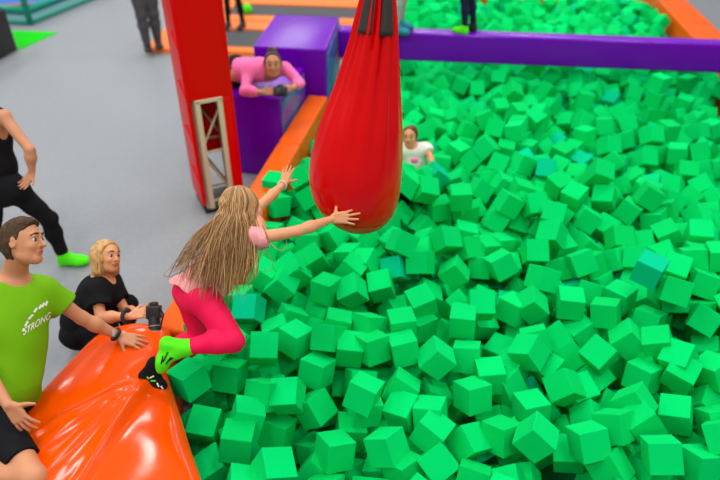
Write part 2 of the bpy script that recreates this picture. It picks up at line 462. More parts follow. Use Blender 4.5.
# ------------------------------------------------------------------ launch platform: vinyl cushion with creases
def platform():
    PB = V3(-1.13, 2.36); quad = [(-1.585, 2.84), (-1.19, 2.93), (-.55, 1.34), (-2.06, 1.24)]   # far left, far right, near right, near left
    fr = [(-1.19, 2.83), (-1.10, 2.42), (-.86, 1.94), (-.52, 1.30)]
    fl = [(-1.635, 2.80), (-1.80, 2.30), (-1.95, 1.76), (-2.12, 1.22)]
    nu, nv = 150, 170
    def lerp(pts, t):
        t *= len(pts) - 1; i = min(int(t), len(pts) - 2); return np.array(pts[i]) * (1 - t + i) + np.array(pts[i + 1]) * (t - i)
    v = []; f = []
    r = np.random.default_rng(4)
    foot = V3(-1.16, 2.37)
    cre = [(r.uniform(-2.85, -1.75), r.uniform(.006, .014), r.uniform(.016, .05), r.uniform(.3, .95)) for _ in range(14)]
    for j in range(nv + 1):
        t = j / nv; a = lerp(fl, t); c = lerp(fr, t)
        for i in range(nu + 1):
            s = i / nu; p = a * (1 - s) + c * s
            e = min(s, 1 - s) ; e2 = min(t, 1 - t)
            rnd = -.055 * math.exp(-e / .035) - .055 * math.exp(-e2 / .03)
            z = .615 + .035 * math.sin(PI * s) + rnd
            z -= .06 * max(0, .52 - s) ** 1.3 * 1.6                     # falls away to the left of the ridge
            w = p - foot; ra = np.linalg.norm(w); an = math.atan2(w[1], w[0])
            for (a0, am, wd, ln) in cre:
                da = (an - a0) * ra
                z += am * math.exp(-(da / wd) ** 2) * math.exp(-((ra - ln * .75) / (ln * .55)) ** 2)
            z += .006 * math.sin(9 * p[0] + 5 * p[1] + 2 * math.sin(6 * p[1])) * math.sin(7 * p[1] - 4 * p[0])
            z -= .035 * math.exp(-(ra / .09) ** 2)                      # pressed in under the foot
            v.append((p[0], p[1], z))
    w = nu + 1
    for j in range(nv):
        for i in range(nu):
            f.append((j * w + i, (j + 1) * w + i, (j + 1) * w + i + 1, j * w + i + 1))
    # skirt down to the floor
    rim = [i for i in range(w)] + [j * w + nu for j in range(1, nv + 1)] + [nv * w + i for i in range(nu - 1, -1, -1)] + [j * w for j in range(nv - 1, 0, -1)]
    o = len(v)
    for q in rim: v.append((v[q][0], v[q][1], 0.0))
    n = len(rim)
    for i in range(n): f.append((rim[i], rim[(i + 1) % n], o + (i + 1) % n, o + i))
    me = mesh_of(v, f)
    ob = link('launch_platform', me, 'orange', None, True, 60)
    tag(ob, 'glossy orange vinyl launch platform with creases, under the jumping girl\'s foot', 'padded platform')
    return v, w, nu, nv
PLV, *_ = platform()
PLA = np.array(PLV[:151 * 171])
def plat_z(x, y):
    d = np.hypot(PLA[:, 0] - x, PLA[:, 1] - y); i = d.argmin(); return PLA[i, 2] if d[i] < .05 else .6

# ------------------------------------------------------------------ purple blocks and beam
def block(name, label, c, size, rz, side_mat='irid'):
    t = thing(name, label, 'padded block', (c[0], c[1], 0))
    w, d, h = size; ca, sa = math.cos(rz), math.sin(rz)
    b = MB(); b.box((c[0], c[1], h / 2), (w, d, h), rz, .022); b.build('cover', 'purple', t)
    b = MB(); x = w / 2 + .002
    b.box((c[0] + ca * x, c[1] + sa * x, h / 2 - .01), (.012, d - .05, h - .09), rz, .004); b.build('side_panel', side_mat, t)
    b = MB(); b.tube([(c[0] + ca * sx * w / 2 * .97 - sa * sy * d / 2 * .985, c[1] + sa * sx * w / 2 * .97 + ca * sy * d / 2 * .985, h - .004) for sx, sy in ((-1, -1), (1, -1), (1, 1), (-1, 1), (-1, -1))], .006, 6)
    b.build('piping', 'purple', t)
    return t
block('padded_block', 'smaller purple vinyl block that the woman in pink leans on', (-.98, 6.10), (.53, .86, .88), math.radians(-11))
block('padded_block', 'larger purple vinyl block at the end of the beam, with a pale glossy top', (-.745, 7.17), (.80, 1.16, 1.05), math.radians(-5))
t = thing('balance_beam', 'long purple padded beam crossing above the foam pit', 'beam', (2.2, 7.3, .66))
b = MB(); p0 = V3(-.30, 7.48, .83); p1 = V3(5.25, 7.14, .83); d = nrm(p1 - p0); n = np.cross((0, 0, 1), d)
b.frame_box((p0 + p1) / 2, d, n, (0, 0, 1), (np.linalg.norm(p1 - p0), .21, .34), .03); b.build('beam_cover', 'purple', t)
b = MB(); b.frame_box(p1 - d * .18 - V3(0, 0, .17 + .06), d, n, (0, 0, 1), (.25, .24, .13), .01); b.build('support', 'black', t)

# ------------------------------------------------------------------ red padded truss post
def post():
    th = math.radians(27); c = V3(-1.40, 5.18, 0); X = V3(math.cos(th), math.sin(th), 0); Y = V3(-math.sin(th), math.cos(th), 0); Z = V3(0, 0, 1)
    t = thing('truss_post', 'red padded square truss post standing on the grey floor', 'post', c)
    W = .335; Ht = 4.2; zo = 1.15
    def W3(x, y, z): return c + X * x + Y * y + Z * z
    e = W / 2
    b = MB(); b.frame_box(W3(-e - .02, 0, Ht / 2 + .05), X, Y, Z, (.035, W + .06, Ht - .1), .012)
    b.frame_box(W3(0, -e - .02, (Ht + zo) / 2), X, Y, Z, (W + .02, .035, Ht - zo), .012)      # front, above the opening
    b.frame_box(W3(e - .035, -e - .02, zo / 2 + .04), X, Y, Z, (.085, .035, zo - .08), .01)
    b.frame_box(W3(e + .02, 0, Ht / 2 + .05), X, Y, Z, (.035, W + .06, Ht - .1), .012)
    b.frame_box(W3(0, e + .02, Ht / 2 + .22), X, Y, Z, (W + .02, .035, Ht - .44), .012)
    for k in range(5):      # soft wrinkles at the corner
        z = .35 + k * .42
        b.tube([W3(-e - .035, -e - .03, z), W3(-e - .04, -e * .3, z + .10), W3(-e - .036, e, z + .02)], [.008, .012, .006], 6)
    b.build('padding', 'redpost', t)
    q = e - .03
    tm = MB(); rb = .021
    for sx in (-1, 1):
        for sy in (-1, 1): tm.tube([W3(sx * q, sy * q, .03), W3(sx * q, sy * q, Ht + .05)], .024, 10)
    tm.build('chord', 'truss', t)
    tm = MB()
    zz = [.1, .62, 1.14]
    for z in zz:
        for a, bb in (((-q, -q), (q, -q)), ((q, -q), (q, q)), ((q, q), (-q, q)), ((-q, q), (-q, -q))):
            tm.tube([W3(*a, z), W3(*bb, z)], .013, 8)
    for k in range(2):
        z0, z1 = zz[k], zz[k + 1]
        tm.tube([W3(-q, -q, z0 if k else z1), W3(q, -q, z1 if k else z0)], .011, 8)
        tm.tube([W3(-q, q, z1), W3(q, q, z0)], .011, 8); tm.tube([W3(-q, -q, z0), W3(-q, q, z1)], .011, 8); tm.tube([W3(q, -q, z0), W3(q, q, z1)], .011, 8)
    tm.build('brace', 'truss', t)
    tm = MB()                                                                                # frame of the opening
    for s in (-1, 1): tm.frame_box(W3(s * (e - .07) - .02, -e - .036, zo / 2 + .03), X, Y, Z, (.045, .02, zo - .06), .004)
    tm.frame_box(W3(-.02, -e - .036, zo - .01), X, Y, Z, (2 * e - .09, .02, .035), .004)
    tm.build('opening_frame', 'truss', t)
    tm = MB(); tm.frame_box(W3(0, 0, .018), X, Y, Z, (W + .04, W + .04, .035), .008); tm.build('base_plate', 'black', t)
post()

# ------------------------------------------------------------------ red wrecking bag
BAGC = [(-70, 383.5, 6), (-45, 381.5, 9), (-22, 380, 13), (0, 378.3, 17), (20, 376.6, 20), (40, 374.6, 23), (85, 368.3, 31.5), (125, 361.5, 41), (160, 356.4, 46.3), (180, 355, 46.5), (197, 355.3, 43.5), (210, 356.6, 37.5), (220, 357.8, 28), (227, 358.2, 17), (231, 358.3, 6)]
def bag():
    vs = np.array([q[0] for q in BAGC], float); us = np.array([q[1] for q in BAGC]); hw = np.array([q[2] for q in BAGC])
    # bag hangs with depth set so that it leans a little towards the girl; horizontal position nearly constant in Y
    def dep(v): return 3.06 + .0026 * v
    n = 80; fine = np.concatenate([np.linspace(-70, 200, 60), np.linspace(203, 231, 14)])
    cen = []; rad = []
    for v in fine:
        cen.append(P(np.interp(v, vs, us), v, dep(v))); rad.append(np.interp(v, vs, hw) * dep(v) / FPX)
    cen = np.array(cen); rad = np.array(rad)
    for _ in range(3): rad[1:-1] = rad[1:-1] * .5 + (rad[2:] + rad[:-2]) * .25; cen[1:-1] = cen[1:-1] * .5 + (cen[2:] + cen[:-2]) * .25
    ax = nrm(cen[0] - cen[-1]); a = nrm(np.cross(ax, IZ)); c = np.cross(a, ax)     # a ~ image right, c ~ towards camera
    if a @ IX < 0: a = -a
    if c @ IZ < 0: c = -c
    t = thing('wrecking_bag', 'big red pear-shaped vinyl bag hanging over the foam pit', 'punching bag', cen[-1])
    r = np.random.default_rng(2); ph = r.uniform(0, 6, 4)
    rings = []
    for i, v in enumerate(fine):
        g = max(0, min(1, (175 - v) / 150)); rg = []
        for k in range(n):
            q = 2 * PI * k / n
            pl = abs(math.sin(8 * q + .8 * math.sin(2 * q + ph[0]))) ** .6 * .20 + .06 * math.sin(13 * q + ph[1]) + .04 * math.sin(5 * q + ph[2])
            rr = rad[i] * (1 - g * .9 * (.10 - pl) * (.4 + .6 * g))
            rg.append(cen[i] + rr * (math.cos(q) * a + math.sin(q) * c))
        rings.append(rg)
    v = [q for rg in rings for q in rg]; f = []
    for i in range(len(rings) - 1):
        for j in range(n): f.append((i * n + j, (i + 1) * n + j, (i + 1) * n + (j + 1) % n, i * n + (j + 1) % n))
    f.append(tuple(range(n))); f.append(tuple((len(rings) - 1) * n + j for j in range(n))[::-1])
    link('bag_body', mesh_of(v, f), 'red', t, True, 80)
    # webbing straps on the gathered neck
    for s0, s1, wd in ((2.0, 2.05, .66), (1.0, 1.08, .60)):
        b = MB(); L = []
        ks = [i for i, q in enumerate(fine) if q <= 35]
        for i in ks:
            tt = (fine[i] + 70) / 105; q = s0 * (1 - tt) + s1 * tt; q = PI / 2 + (q - PI / 2) * 1.0
            for dq in (-wd / 2, 0, wd / 2): L.append(cen[i] + (rad[i] * 1.07 + .008) * (math.cos(q + dq) * a + math.sin(q + dq) * c))
        m = len(ks); nn = len(L)
        L += [p - c * .012 for p in L]
        ff = []
        for i in range(m - 1):
            for j in range(2):
                k = i * 3 + j; ff.append((k, k + 1, k + 4, k + 3)); ff.append((nn + k, nn + k + 3, nn + k + 4, nn + k + 1))
            ff.append((i * 3, i * 3 + 3, nn + i * 3 + 3, nn + i * 3)); ff.append((i * 3 + 2, nn + i * 3 + 2, nn + i * 3 + 5, i * 3 + 5))
        k = (m - 1) * 3; ff.append((k, k + 1, nn + k + 1, nn + k)); ff.append((k + 1, k + 2, nn + k + 2, nn + k + 1))
        b.add(L, ff); b.build('strap', 'strap', t, True)
    # round seam near the bottom and the hanging rope
    top = cen[0]; hook = top + nrm(cen[0] - cen[20]) * .0 + ax * ((4.6 - top[2]) / ax[2])
    b = MB(); b.tube([top - ax * .03, hook], .016, 10); b.build('rope', 'strap', t, True)
    b = MB()
    b.tube([top - ax * .02 + .045 * (math.cos(q) * a + math.sin(q) * c) for q in np.linspace(0, 2 * PI, 17)], .012, 8, False); b.build('ring', 'steel', t, True)
    return hook
HOOK = bag()
t = thing('hanging_beam', 'steel overhead beam on two columns that the red bag hangs from', 'beam', (0, HOOK[1], 0))
b = MB(); b.box((.8, HOOK[1], 4.68), (15.0, .14, .16), 0, .01); b.build('crossbeam', 'steel', t)
for x in (-6.6, 8.2):
    b = MB(); b.box((x, HOOK[1], 2.3), (.14, .14, 4.6), 0, .01); b.build('column', 'steel', t)

# ------------------------------------------------------------------ trampolines far behind
def court(name, label, y0, y1, py0, py1, x0, x1, zt=.07):
    """y0..y1 outer, py0..py1 bed, along the rotated axis"""
    t = thing(name, label, 'trampoline', ((x0 + x1) / 2, (y0 + y1) / 2, 0), 'floor trampolines far behind')
    rz = math.radians(-3); ca, sa = math.cos(rz), math.sin(rz)
    def W(x, y): return ((x - x0) * ca - (y - y0) * sa + x0, (x - x0) * sa + (y - y0) * ca + y0)
    def rect(b, xa, xb, ya, yb, z0, z1):
        b.prism([W(xa, ya), W(xb, ya), W(xb, yb), W(xa, yb)], z0, z1)
    b = MB(); rect(b, x0 + .3, x1 - .3, py0 - .02, py1 + .02, 0, .045); b.build('jump_bed', 'bed', t)
    for nm, (xa, xb, ya, yb) in dict(f=(x0, x1, y0, py0), b=(x0, x1, py1, y1), l=(x0, x0 + .5, py0, py1), r=(x1 - .5, x1, py0, py1)).items():
        b = MB(); rect(b, xa, xb, ya, yb, 0, zt); b.build('frame_pad', 'orange_far', t)
gy = lambda v: G(232, v, .05)[1]
xl = G(145, 50, .05)[0]
court('trampoline', 'long dark trampoline with orange frame pads, behind the larger purple block', gy(51), gy(21), gy(46.5), gy(28.5), xl, .05)
court('trampoline', 'farthest dark trampoline with orange frame pads, at the top edge', gy(20.5), gy(-8), gy(15), gy(3.5), xl + .4, .42)

def corner_trampoline():
    C0 = G(31, 25, 0); C1 = G(-35, 22, 0); C2 = G(92, 0, 0); C2 = C0 + (C2 - C0) * 1.3; C3 = C1 + C2 - C0
    t = thing('trampoline', 'blue trampoline with teal tube frame and pale aqua skirt in the top left corner', 'trampoline', C0)
    cs = [C0, C2, C3, C1]; z = V3(0, 0, 1)
    b = MB(); b.add([c + z * .2 for c in cs] + [c + z * .16 for c in cs], [(0, 1, 2, 3), (7, 6, 5, 4), (0, 4, 5, 1), (1, 5, 6, 2), (2, 6, 7, 3), (3, 7, 4, 0)]); b.build('jump_bed', 'blue', t)
    for zz, r in ((.035, .03), (.25, .055)):
        b = MB(); b.tube([c + z * zz for c in cs] + [C0 + z * zz], r, 10); b.build('frame_tube', 'teal', t, True)
    b = MB(); ctr = sum(cs) / 4
    for i in range(4):
        p, q = cs[i], cs[(i + 1) % 4]; nn = nrm(ctr - p) * .03
        b.add([p + z * .03, q + z * .03, q + z * .24, p + z * .24, p + nn + z * .03, q + nn + z * .03, q + nn + z * .24, p + nn + z * .24], [(0, 1, 2, 3), (7, 6, 5, 4), (3, 2, 6, 7), (1, 0, 4, 5)])
    b.build('skirt', 'aqua', t)
    for c in cs:
        b = MB(); b.tube([c, c + z * 2.2], .05, 10); b.build('pole', 'teal', t, True)
    a, c = G(-30, 7, .3), G(37, 2.5, .3)
    b = MB(); b.frame_box((a + c) / 2 - z * .05, nrm(c - a), nrm(np.cross(z, c - a)), z, (np.linalg.norm(c - a), .08, .1), .02); b.build('wooden_bar', 'wood', t)
corner_trampoline()
c = G(18, 50, 0)[:2]; d1 = nrm(G(0, 60, 0)[:2] - c); d2 = V3(-d1[1], d1[0])
if d2[0] > 0: d2 = -d2
b = MB(); cc = c + d1 * .9 + d2 * .45
b.frame_box((*cc, .31), (*d1, 0), (*d2, 0), (0, 0, 1), (1.8, .9, .62), .02)
t = thing('storage_case', 'black case standing on the floor at the left edge, beside the green mat', 'case', (*cc, 0)); b.build('case_body', 'black', t)
b = MB(); b.frame_box((*cc, .635), (*d1, 0), (*d2, 0), (0, 0, 1), (1.74, .84, .03), .01); b.build('lid', 'charcoal', t)
b = MB(); b.prism([G(12, 31, 0)[:2], G(18.5, 50.5, 0)[:2], G(58, 33, 0)[:2]], 0.001, .012)
tag(b.build('floor_mat', 'lime'), 'bright green triangular mat on the floor beside the black case', 'mat')

# ------------------------------------------------------------------ people
def outward(sock_prims, c): return [(sock_prims, c, .001)]
def person(label, at, group=None): return thing('person', label, 'person', at, group)
def body(parent, groups, h, skin='skin', name='body'):
    return link(name, sdf_mesh(groups, h, name=name), skin, parent, True)
def wear(name, groups, h, mt, parent, grow=.008, noise=None):
    return link(name, sdf_mesh(groups, h, grow, noise, name), mt, parent, True)
def strands(name, mt, parent, specs, n=4):
    b = MB()
    for pts, r in specs:
        pts = [np.asarray(p, float) for p in pts]
        # smooth the control points (Catmull-Rom)
        q = [pts[0]] + pts + [pts[-1]]; out = []
        for i in range(1, len(q) - 2):
            for t in np.linspace(0, 1, 5, endpoint=False):
                a, p, c, d = q[i - 1], q[i], q[i + 1], q[i + 2]
                out.append(.5 * ((2 * p) + (c - a) * t + (2 * a - 5 * p + 4 * c - d) * t * t + (3 * p - a - 3 * c + d) * t ** 3))
        out.append(pts[-1]); k = len(out)
        b.tube(out, [r * (.55 + .45 * math.sin(PI * min(1, .25 + i / k)) if i < k - 1 else .15) for i in range(k)], n)
    return b.build(name, mt, parent, True)

# ---------------------------------------------------------------- the jumping girl
def girl():
    S = 1.25 / 1.75
    J = dict(shR=P(259, 238, 3.22), shL=P(249, 215, 3.43), neck=P(250, 229, 3.33), hipR=P(203, 298, 3.28), hipL=P(190, 292, 3.42),
             elR=P(298, 231, 3.24), wrR=P(332, 219, 3.34), elL=P(267, 200, 3.60), wrL=P(283.5, 184, 3.78),
             knR=P(233, 341, 3.22), anR=P(188, 346.5, 3.20), knL=P(201, 336, 3.52))
    za = plat_z(-1.16, 2.37)
    anL = P(154, 363.5, 3.50); heelL = P(142, 374, 3.53); toeL = P(165, 388, 3.50)
    J['anL'] = anL
    fd = nrm(np.cross(J['shR'] - J['shL'], (J['neck'] - (J['hipR'] + J['hipL']) / 2))) ; fd = fd if fd @ IX > 0 else -fd
    t = person('girl with long golden hair leaping from the orange platform towards the red bag', (J['anL'][0], J['anL'][1], za))
    g = limbs(J, S, fd, chest=.92, arm=.98, leg=1.2, hip=1.02)
    hd = Head(P(242, 208, 3.33), IX * .72 - IZ * .62 + IY * .06, nrm(IY + IX * .14), .215, J['neck'] + V3(0, 0, .0), .19)
    hand_right = hand(J['wrR'], IX * .98 + IY * .10 + IZ * .05, IY, -IZ, .158, .05, .27, 1.0, (1, 1, 1.2, 1.4))
    hand_left = hand(J['wrL'], IY * .95 + IX * .25 - IZ * .25, IX * .9 - IY * .1, -IZ + IX * .3, .140, .16, .16, .75)
    hR = P(168, 339.5, 3.21); tR = P(161, 371, 3.24)
    fR = foot(J['anR'], hR, tR, S * 1.05); fL = foot(anL, heelL, toeL, S * 1.05)
    sk = [(g['torso'], [], .02), (hd.prims, [], .01)]
    for q, hn in (('R', hand_right), ('L', hand_left)): sk += [(g['up' + q] + g['fo' + q] + hn, [], .03)]
    for q, f in (('R', fR), ('L', fL)): sk += [(g['th' + q] + g['sn' + q] + f, [], .03)]
    body(t, sk, .0042)
    hd.eyes(t).build('eyebrow', 'haircap', t, True); hd.lips(t)
    # leggings
    def leg(q, end): return (g['th' + q] + g['sn' + q], [plane(J['an' + q] + (J['kn' + q] - J['an' + q]) * end, J['an' + q] - J['kn' + q])], .03)
    sp = nrm(J['neck'] - (J['hipR'] + J['hipL']) / 2)
    mh = (J['hipR'] + J['hipL']) / 2
    wear('leggings', [leg('R', .06), leg('L', .10), (g['torso'][3:5], [plane(mh + sp * .14, sp)], .03)], .0045, 'pinkleg', t, .010, folds(.003, 55, IX, IY, 3))
    # shirt: loose, flared at the hem, sleeveless with a frill
    ms = (J['shR'] + J['shL']) / 2
    hem = P(197, 293, 3.33)
    loose = [cap(ms - sp * .06, mh + sp * .10, .075, .115, .03, (fd, 1.05)), cap(mh + sp * .10, mh - sp * .02 - IX * .02, .115, .140, .04, (fd, 1.08))]
    cutn = [plane(hem, -(IY * .88 + IX * .42)), plane(J['neck'] + sp * .012, sp + fd * .15)]
    wear('shirt', [(g['torso'][:4] + loose, cutn, .02),
                   ([cap(J['shR'], J['shR'] * .8 + J['elR'] * .2, .046, .048, .02)], [plane(J['shR'] * .8 + J['elR'] * .2, J['elR'] - J['shR'])], .03),
                   ([cap(J['shL'], J['shL'] * .8 + J['elL'] * .2, .046, .048, .02)], [plane(J['shL'] * .8 + J['elL'] * .2, J['elL'] - J['shL'])], .03)],
         .0045, 'pinkshirt', t, .008, folds(.009, 48, nrm(np.cross(sp, IZ)), sp, 5))
    # socks
    for q, f, mt, hh in (('R', fR, 'limesock', hR), ('L', fL, 'blackfab', heelL)):
        an = J['an' + q]; kn = J['kn' + q]
        s = wear('sock', [(f + [cap(an, an * .82 + kn * .18, .036 * S, .040 * S, .02)], [plane(an + (kn - an) * .14, kn - an)], .02)], .004, mt, t, .007)
        tag(s, 'lime green ankle sock with a black print' if q == 'R' else 'black ankle sock with a small green and white print')
        me = s.data; wl = origin(s)
        b = MB(); r = np.random.default_rng(6)
        bv = BVHTree.FromPolygons([Vector(np.array(v.co) + wl) for v in me.vertices], [list(p.vertices) for p in me.polygons])
        spots = [(163, 362, 168, 352), (166, 364, 171, 357), (161, 364, 163, 356), (168, 361, 173, 358)] if q == 'R' else [(150, 378, 154, 376), (151, 381, 156, 381), (157, 383, 159, 387), (161, 386, 163, 389), (147, 377, 149, 379)]
        for k, (u0, v0, u1, v1) in enumerate(spots):
            pts = []
            for tt in np.linspace(0, 1, 5):
                u, v = u0 + (u1 - u0) * tt, v0 + (v1 - v0) * tt; d = ray(u, v)
                hit = bv.ray_cast(Vector(CAM), Vector(nrm(d)))
                if hit[0]: pts.append(np.array(hit[0]) - nrm(d) * .001)
            if len(pts) > 1:
                b = MB(); b.tube(pts, .0042, 6); b.build('print', 'black' if q == 'R' else ('limesock' if k in (1, 4) else 'print'), s, True)
    # wristband
    w, e = J['wrL'], J['elL']; d = nrm(e - w); c = w + d * .012; a = nrm(np.cross(d, IZ)); bb = np.cross(d, a)
    b = MB(); b.tube([c + .0235 * (a * math.cos(q) + bb * math.sin(q)) for q in np.linspace(0, 2 * PI, 19)], .004, 8, False, 2.6); b.build('wristband', 'band', t, True)
    # hair: a cap over the skull and a long fan of strands that stream down and back
    A = hd
    def haircut(X):
        L = A.loc(X); return np.maximum(L[..., 1] - .10 - .40 * np.maximum(L[..., 2] - .1, 0), -.42 - L[..., 2]) * A.h
    wear('hair', [([ell(A.p(0, -.08, .12), V3(.345, .45, .40) * A.h, A.A, .03)], [haircut], .01)], .005, 'hairbase', t, .010, folds(.004, 160, A.x, A.z, 2))
    r = np.random.default_rng(8); sp_ = []
    tips = [(168, 276), (174, 273), (183, 283), (191, 292), (199, 294), (207, 299), (215, 298), (223, 297), (231, 296), (238, 294), (244, 290), (249, 282), (255, 270)]
    bk = nrm(IZ * .92 - IX * .22 + IY * .05); rt = nrm(np.cross(IY, bk)); upv = nrm(np.cross(bk, rt))     # the side of the head turned to the camera
    def skull(az, el, k=1.0):            # a point of the hair's surface
        d = nrm(bk * math.cos(az) * math.cos(el) + rt * math.sin(az) * math.cos(el) + upv * math.sin(el))
        q = A.A @ d; rr = 1 / np.linalg.norm(q / V3(.42, .48, .425)); return A.p(0, -.07, .12) + d * rr * A.h * k
    for i in range(680):
        f = r.random(); az = (f * 2 - 1) * 1.60 + r.normal() * .2
        root = skull(az * .35 + r.normal() * .1, 1.45 - .5 * r.random(), .99)
        k1 = r.uniform(.99, 1.07)
        m1 = skull(az * .85, .75, k1); m2 = skull(az, .05, k1 * 1.01); m3 = skull(az * .95, -.48, k1 * 1.10) + IZ * .01
        k = np.clip(f + r.normal() * .05, 0, 1) * (len(tips) - 1); i0 = int(min(k, len(tips) - 2)); fr = k - i0
        u = tips[i0][0] * (1 - fr) + tips[i0 + 1][0] * fr + r.normal() * 3; v = tips[i0][1] * (1 - fr) + tips[i0 + 1][1] * fr + r.normal() * 3.5
        end = P(u, v, 3.12 + .13 * r.random())
        ln = r.uniform(.45, .95) if r.random() < .6 else r.uniform(.85, 1.05)
        end = m3 + (end - m3) * ln
        mid = m3 * .52 + end * .48 + IZ * .022 + IX * (r.normal() * .017 + (f - .5) * .03) + IY * .004 * r.normal()
        sp_.append(([root, m1, m2, m3, mid, end], r.uniform(.0011, .0029)))
    strands('hair_strands', 'hairgold', t, sp_)
    wsp = []
    for c in ([(262, 232), (278, 250), (287, 246), (285, 236)], [(258, 236), (272, 262), (269, 272), (262, 268)], [(240, 250), (200, 262), (172, 276), (163, 275)],
              [(236, 240), (205, 252), (183, 262), (168, 270)], [(256, 240), (258, 268), (248, 288), (244, 300)], [(226, 200), (216, 214), (209, 236), (196, 255)], [(262, 225), (268, 240), (262, 256), (250, 270)]):
        wsp.append(([P(u, v, 3.2 - .02 * k) for k, (u, v) in enumerate(c)], .0022))
    strands('loose_strand', 'hairgold', t, wsp)
girl()

# ---------------------------------------------------------------- man in the lime shirt
def man():
    S = 1.0
    c = P(23, 242, 3.22)
    J = dict(neck=P(15, 272, 3.29), shL=P(43, 291, 3.40), shR=P(-17, 293, 3.22), elL=P(82, 318, 3.55), wrL=P(119, 336, 3.68), elR=P(-24, 356, 3.14), wrR=P(8, 405, 3.02),
             hipL=P(17, 396, 3.42), hipR=P(-14, 400, 3.28), knR=P(34, 478, 2.98), anR=P(-60, 472, 3.04))
    J['anL'] = V3(J['hipL'][0] - .10, J['hipL'][1] - .05, .09); J['knL'] = (J['hipL'] + J['anL']) / 2 + V3(-.02, -.03, .03)
    t = person('man in a lime green T-shirt leaning one hand on the orange platform', (J['anL'][0], J['anL'][1], 0))
    fd = nrm(np.cross(J['shR'] - J['shL'], J['neck'] - (J['hipL'] + J['hipR']) / 2)); fd = fd if fd @ IX > 0 else -fd
    g = limbs(J, S, fd, chest=1.02, arm=.92, leg=.98, waist=1.06)
    hd = Head(c, IX * .97 + IZ * .03 + IY * .10, IY + IX * -.13, .238, J['neck'], .235, 1.15, 1.05)
    hd.prims += [ell(hd.p(0, .255, -.40), V3(.12, .08, .085) * hd.h, hd.A, .08 * hd.h), cap(hd.p(-.2, .02, -.30), hd.p(-.08, .25, -.40), .07 * hd.h, None, .08 * hd.h), cap(hd.p(.2, .02, -.30), hd.p(.08, .25, -.40), .07 * hd.h, None, .08 * hd.h)]
    hand_left = hand(J['wrL'], IX * .93 - IY * .26 - IZ * .05, nrm(-IY * .8 + IZ * .5), nrm(-IY - IZ * .35 + V3(0, 0, -1)), .19, .22, .17, .7)
    hand_right = hand(J['wrR'], IX * .55 - IY * .75 - IZ * .1, IX * .8 + IY * .5, -IZ * .7 - IY * .6, .19, .24, .2, .75)
    fL = foot(J['anL'], J['anL'] + V3(-.05, 0, -.05), J['anL'] + V3(.2, .05, -.05), 1.0)
    a = J['anR']; fR = foot(a, a + nrm(a - J['knR']) * .05 + V3(0, 0, .02), a + nrm(a - J['knR']) * .12 + V3(0, -.08, -.17), 1.0)
    sk = [(g['torso'], [], .02), (hd.prims, [], .015)]
    for q, hn in (('R', hand_right), ('L', hand_left)): sk.append((g['up' + q] + g['fo' + q] + hn, [], .03))
    for q, f in (('R', fR), ('L', fL)): sk.append((g['th' + q] + g['sn' + q] + f, [], .03))
    body(t, sk, .0048, 'skin_tan')
    hd.eyes(t).build('eyebrow', 'hairdark', t, True); hd.lips(t, .035)
    def hc(X):
        L = hd.loc(X); yb = np.interp(L[..., 2], [-.45, -.14, -.10, .06, .20, .32, .5], [-.16, -.12, .03, .06, .13, .26, .36])
        return np.maximum(L[..., 1] - yb, -.36 - L[..., 2]) * hd.h
    wear('hair', [([ell(hd.p(0, -.06, .12), V3(.335, .43, .38) * hd.h, hd.A, .03), ell(hd.p(0, -.17, -.12), V3(.25, .25, .28) * hd.h, hd.A, .05), ell(hd.p(0, .10, .38), V3(.22, .22, .12) * hd.h, hd.A, .05)], [hc], .01)],
         .0045, 'hairshort', t, .003, folds(.004, 170, hd.y, hd.x, 4))
    sp = nrm(J['neck'] - (J['hipL'] + J['hipR']) / 2); mh = (J['hipL'] + J['hipR']) / 2
    def sleeve(q, e):
        a, b_ = J['sh' + q], J['el' + q]; d = b_ - a
        return ([cap(a, a + d * e, .062, .070, .04)], [plane(a + d * e, d)], .05)
    ms = (J['shL'] + J['shR']) / 2
    loose = [cap(ms - sp * .12 + fd * .02, mh + sp * .10 + fd * .055, .135, .15, .05), cap(J['shL'] * .7 + J['shR'] * .3 - sp * .13, J['hipL'] * .8 + J['hipR'] * .2 + sp * .12 + fd * .05, .095, .11, .06)]
    sh = wear('t_shirt', [(g['torso'][:5] + loose, [plane(mh - sp * .03 + fd * .0, -sp + fd * .1), ballcut(J['neck'] + fd * .035 + sp * .012, .088)], .03), sleeve('L', .52), sleeve('R', .8)],
              .005, 'limeshirt', t, .012, folds(.011, 30, nrm(np.cross(sp, IZ)) + sp * .4, sp, 9))
    # white print: arc of small slanted letters over the word
    wl = origin(sh); me = sh.data
    bv = BVHTree.FromPolygons([Vector(np.array(v.co) + wl) for v in me.vertices], [list(p.vertices) for p in me.polygons])
    def stick(pts2, fcs, name):
        vs = []
        for (u, v) in pts2:
            d = nrm(ray(u, v)); hit = bv.ray_cast(Vector(CAM), Vector(d))
            vs.append(np.array(hit[0]) - d * .003 if hit[0] else P(u, v, 3.1))
        n = len(vs); d0 = nrm(ray(36, 322))
        vs += [p + d0 * .004 for p in vs]
        ff = [tuple(f) for f in fcs] + [tuple(n + i for i in f[::-1]) for f in fcs]
        link(name, mesh_of(vs, ff), 'print', sh, True)
    def word(txt, u0, v0, du, dv, tall, name, shear=.25):
        c_ = bpy.data.curves.new('w', 'FONT'); c_.body = txt; c_.size = 1; c_.shear = shear; c_.offset = .018
        o_ = bpy.data.objects.new('w', c_); COL.objects.link(o_); dg = bpy.context.evaluated_depsgraph_get()
        mm = bpy.data.meshes.new_from_object(o_.evaluated_get(dg))
        bm = bmesh.new(); bm.from_mesh(mm); bmesh.ops.triangulate(bm, faces=bm.faces); bmesh.ops.subdivide_edges(bm, edges=[e for e in bm.edges if e.calc_length() > .2], cuts=2); bmesh.ops.triangulate(bm, faces=bm.faces)
        bm.verts.index_update()
        xs = np.array([v.co.x for v in bm.verts]); w_ = xs.max()
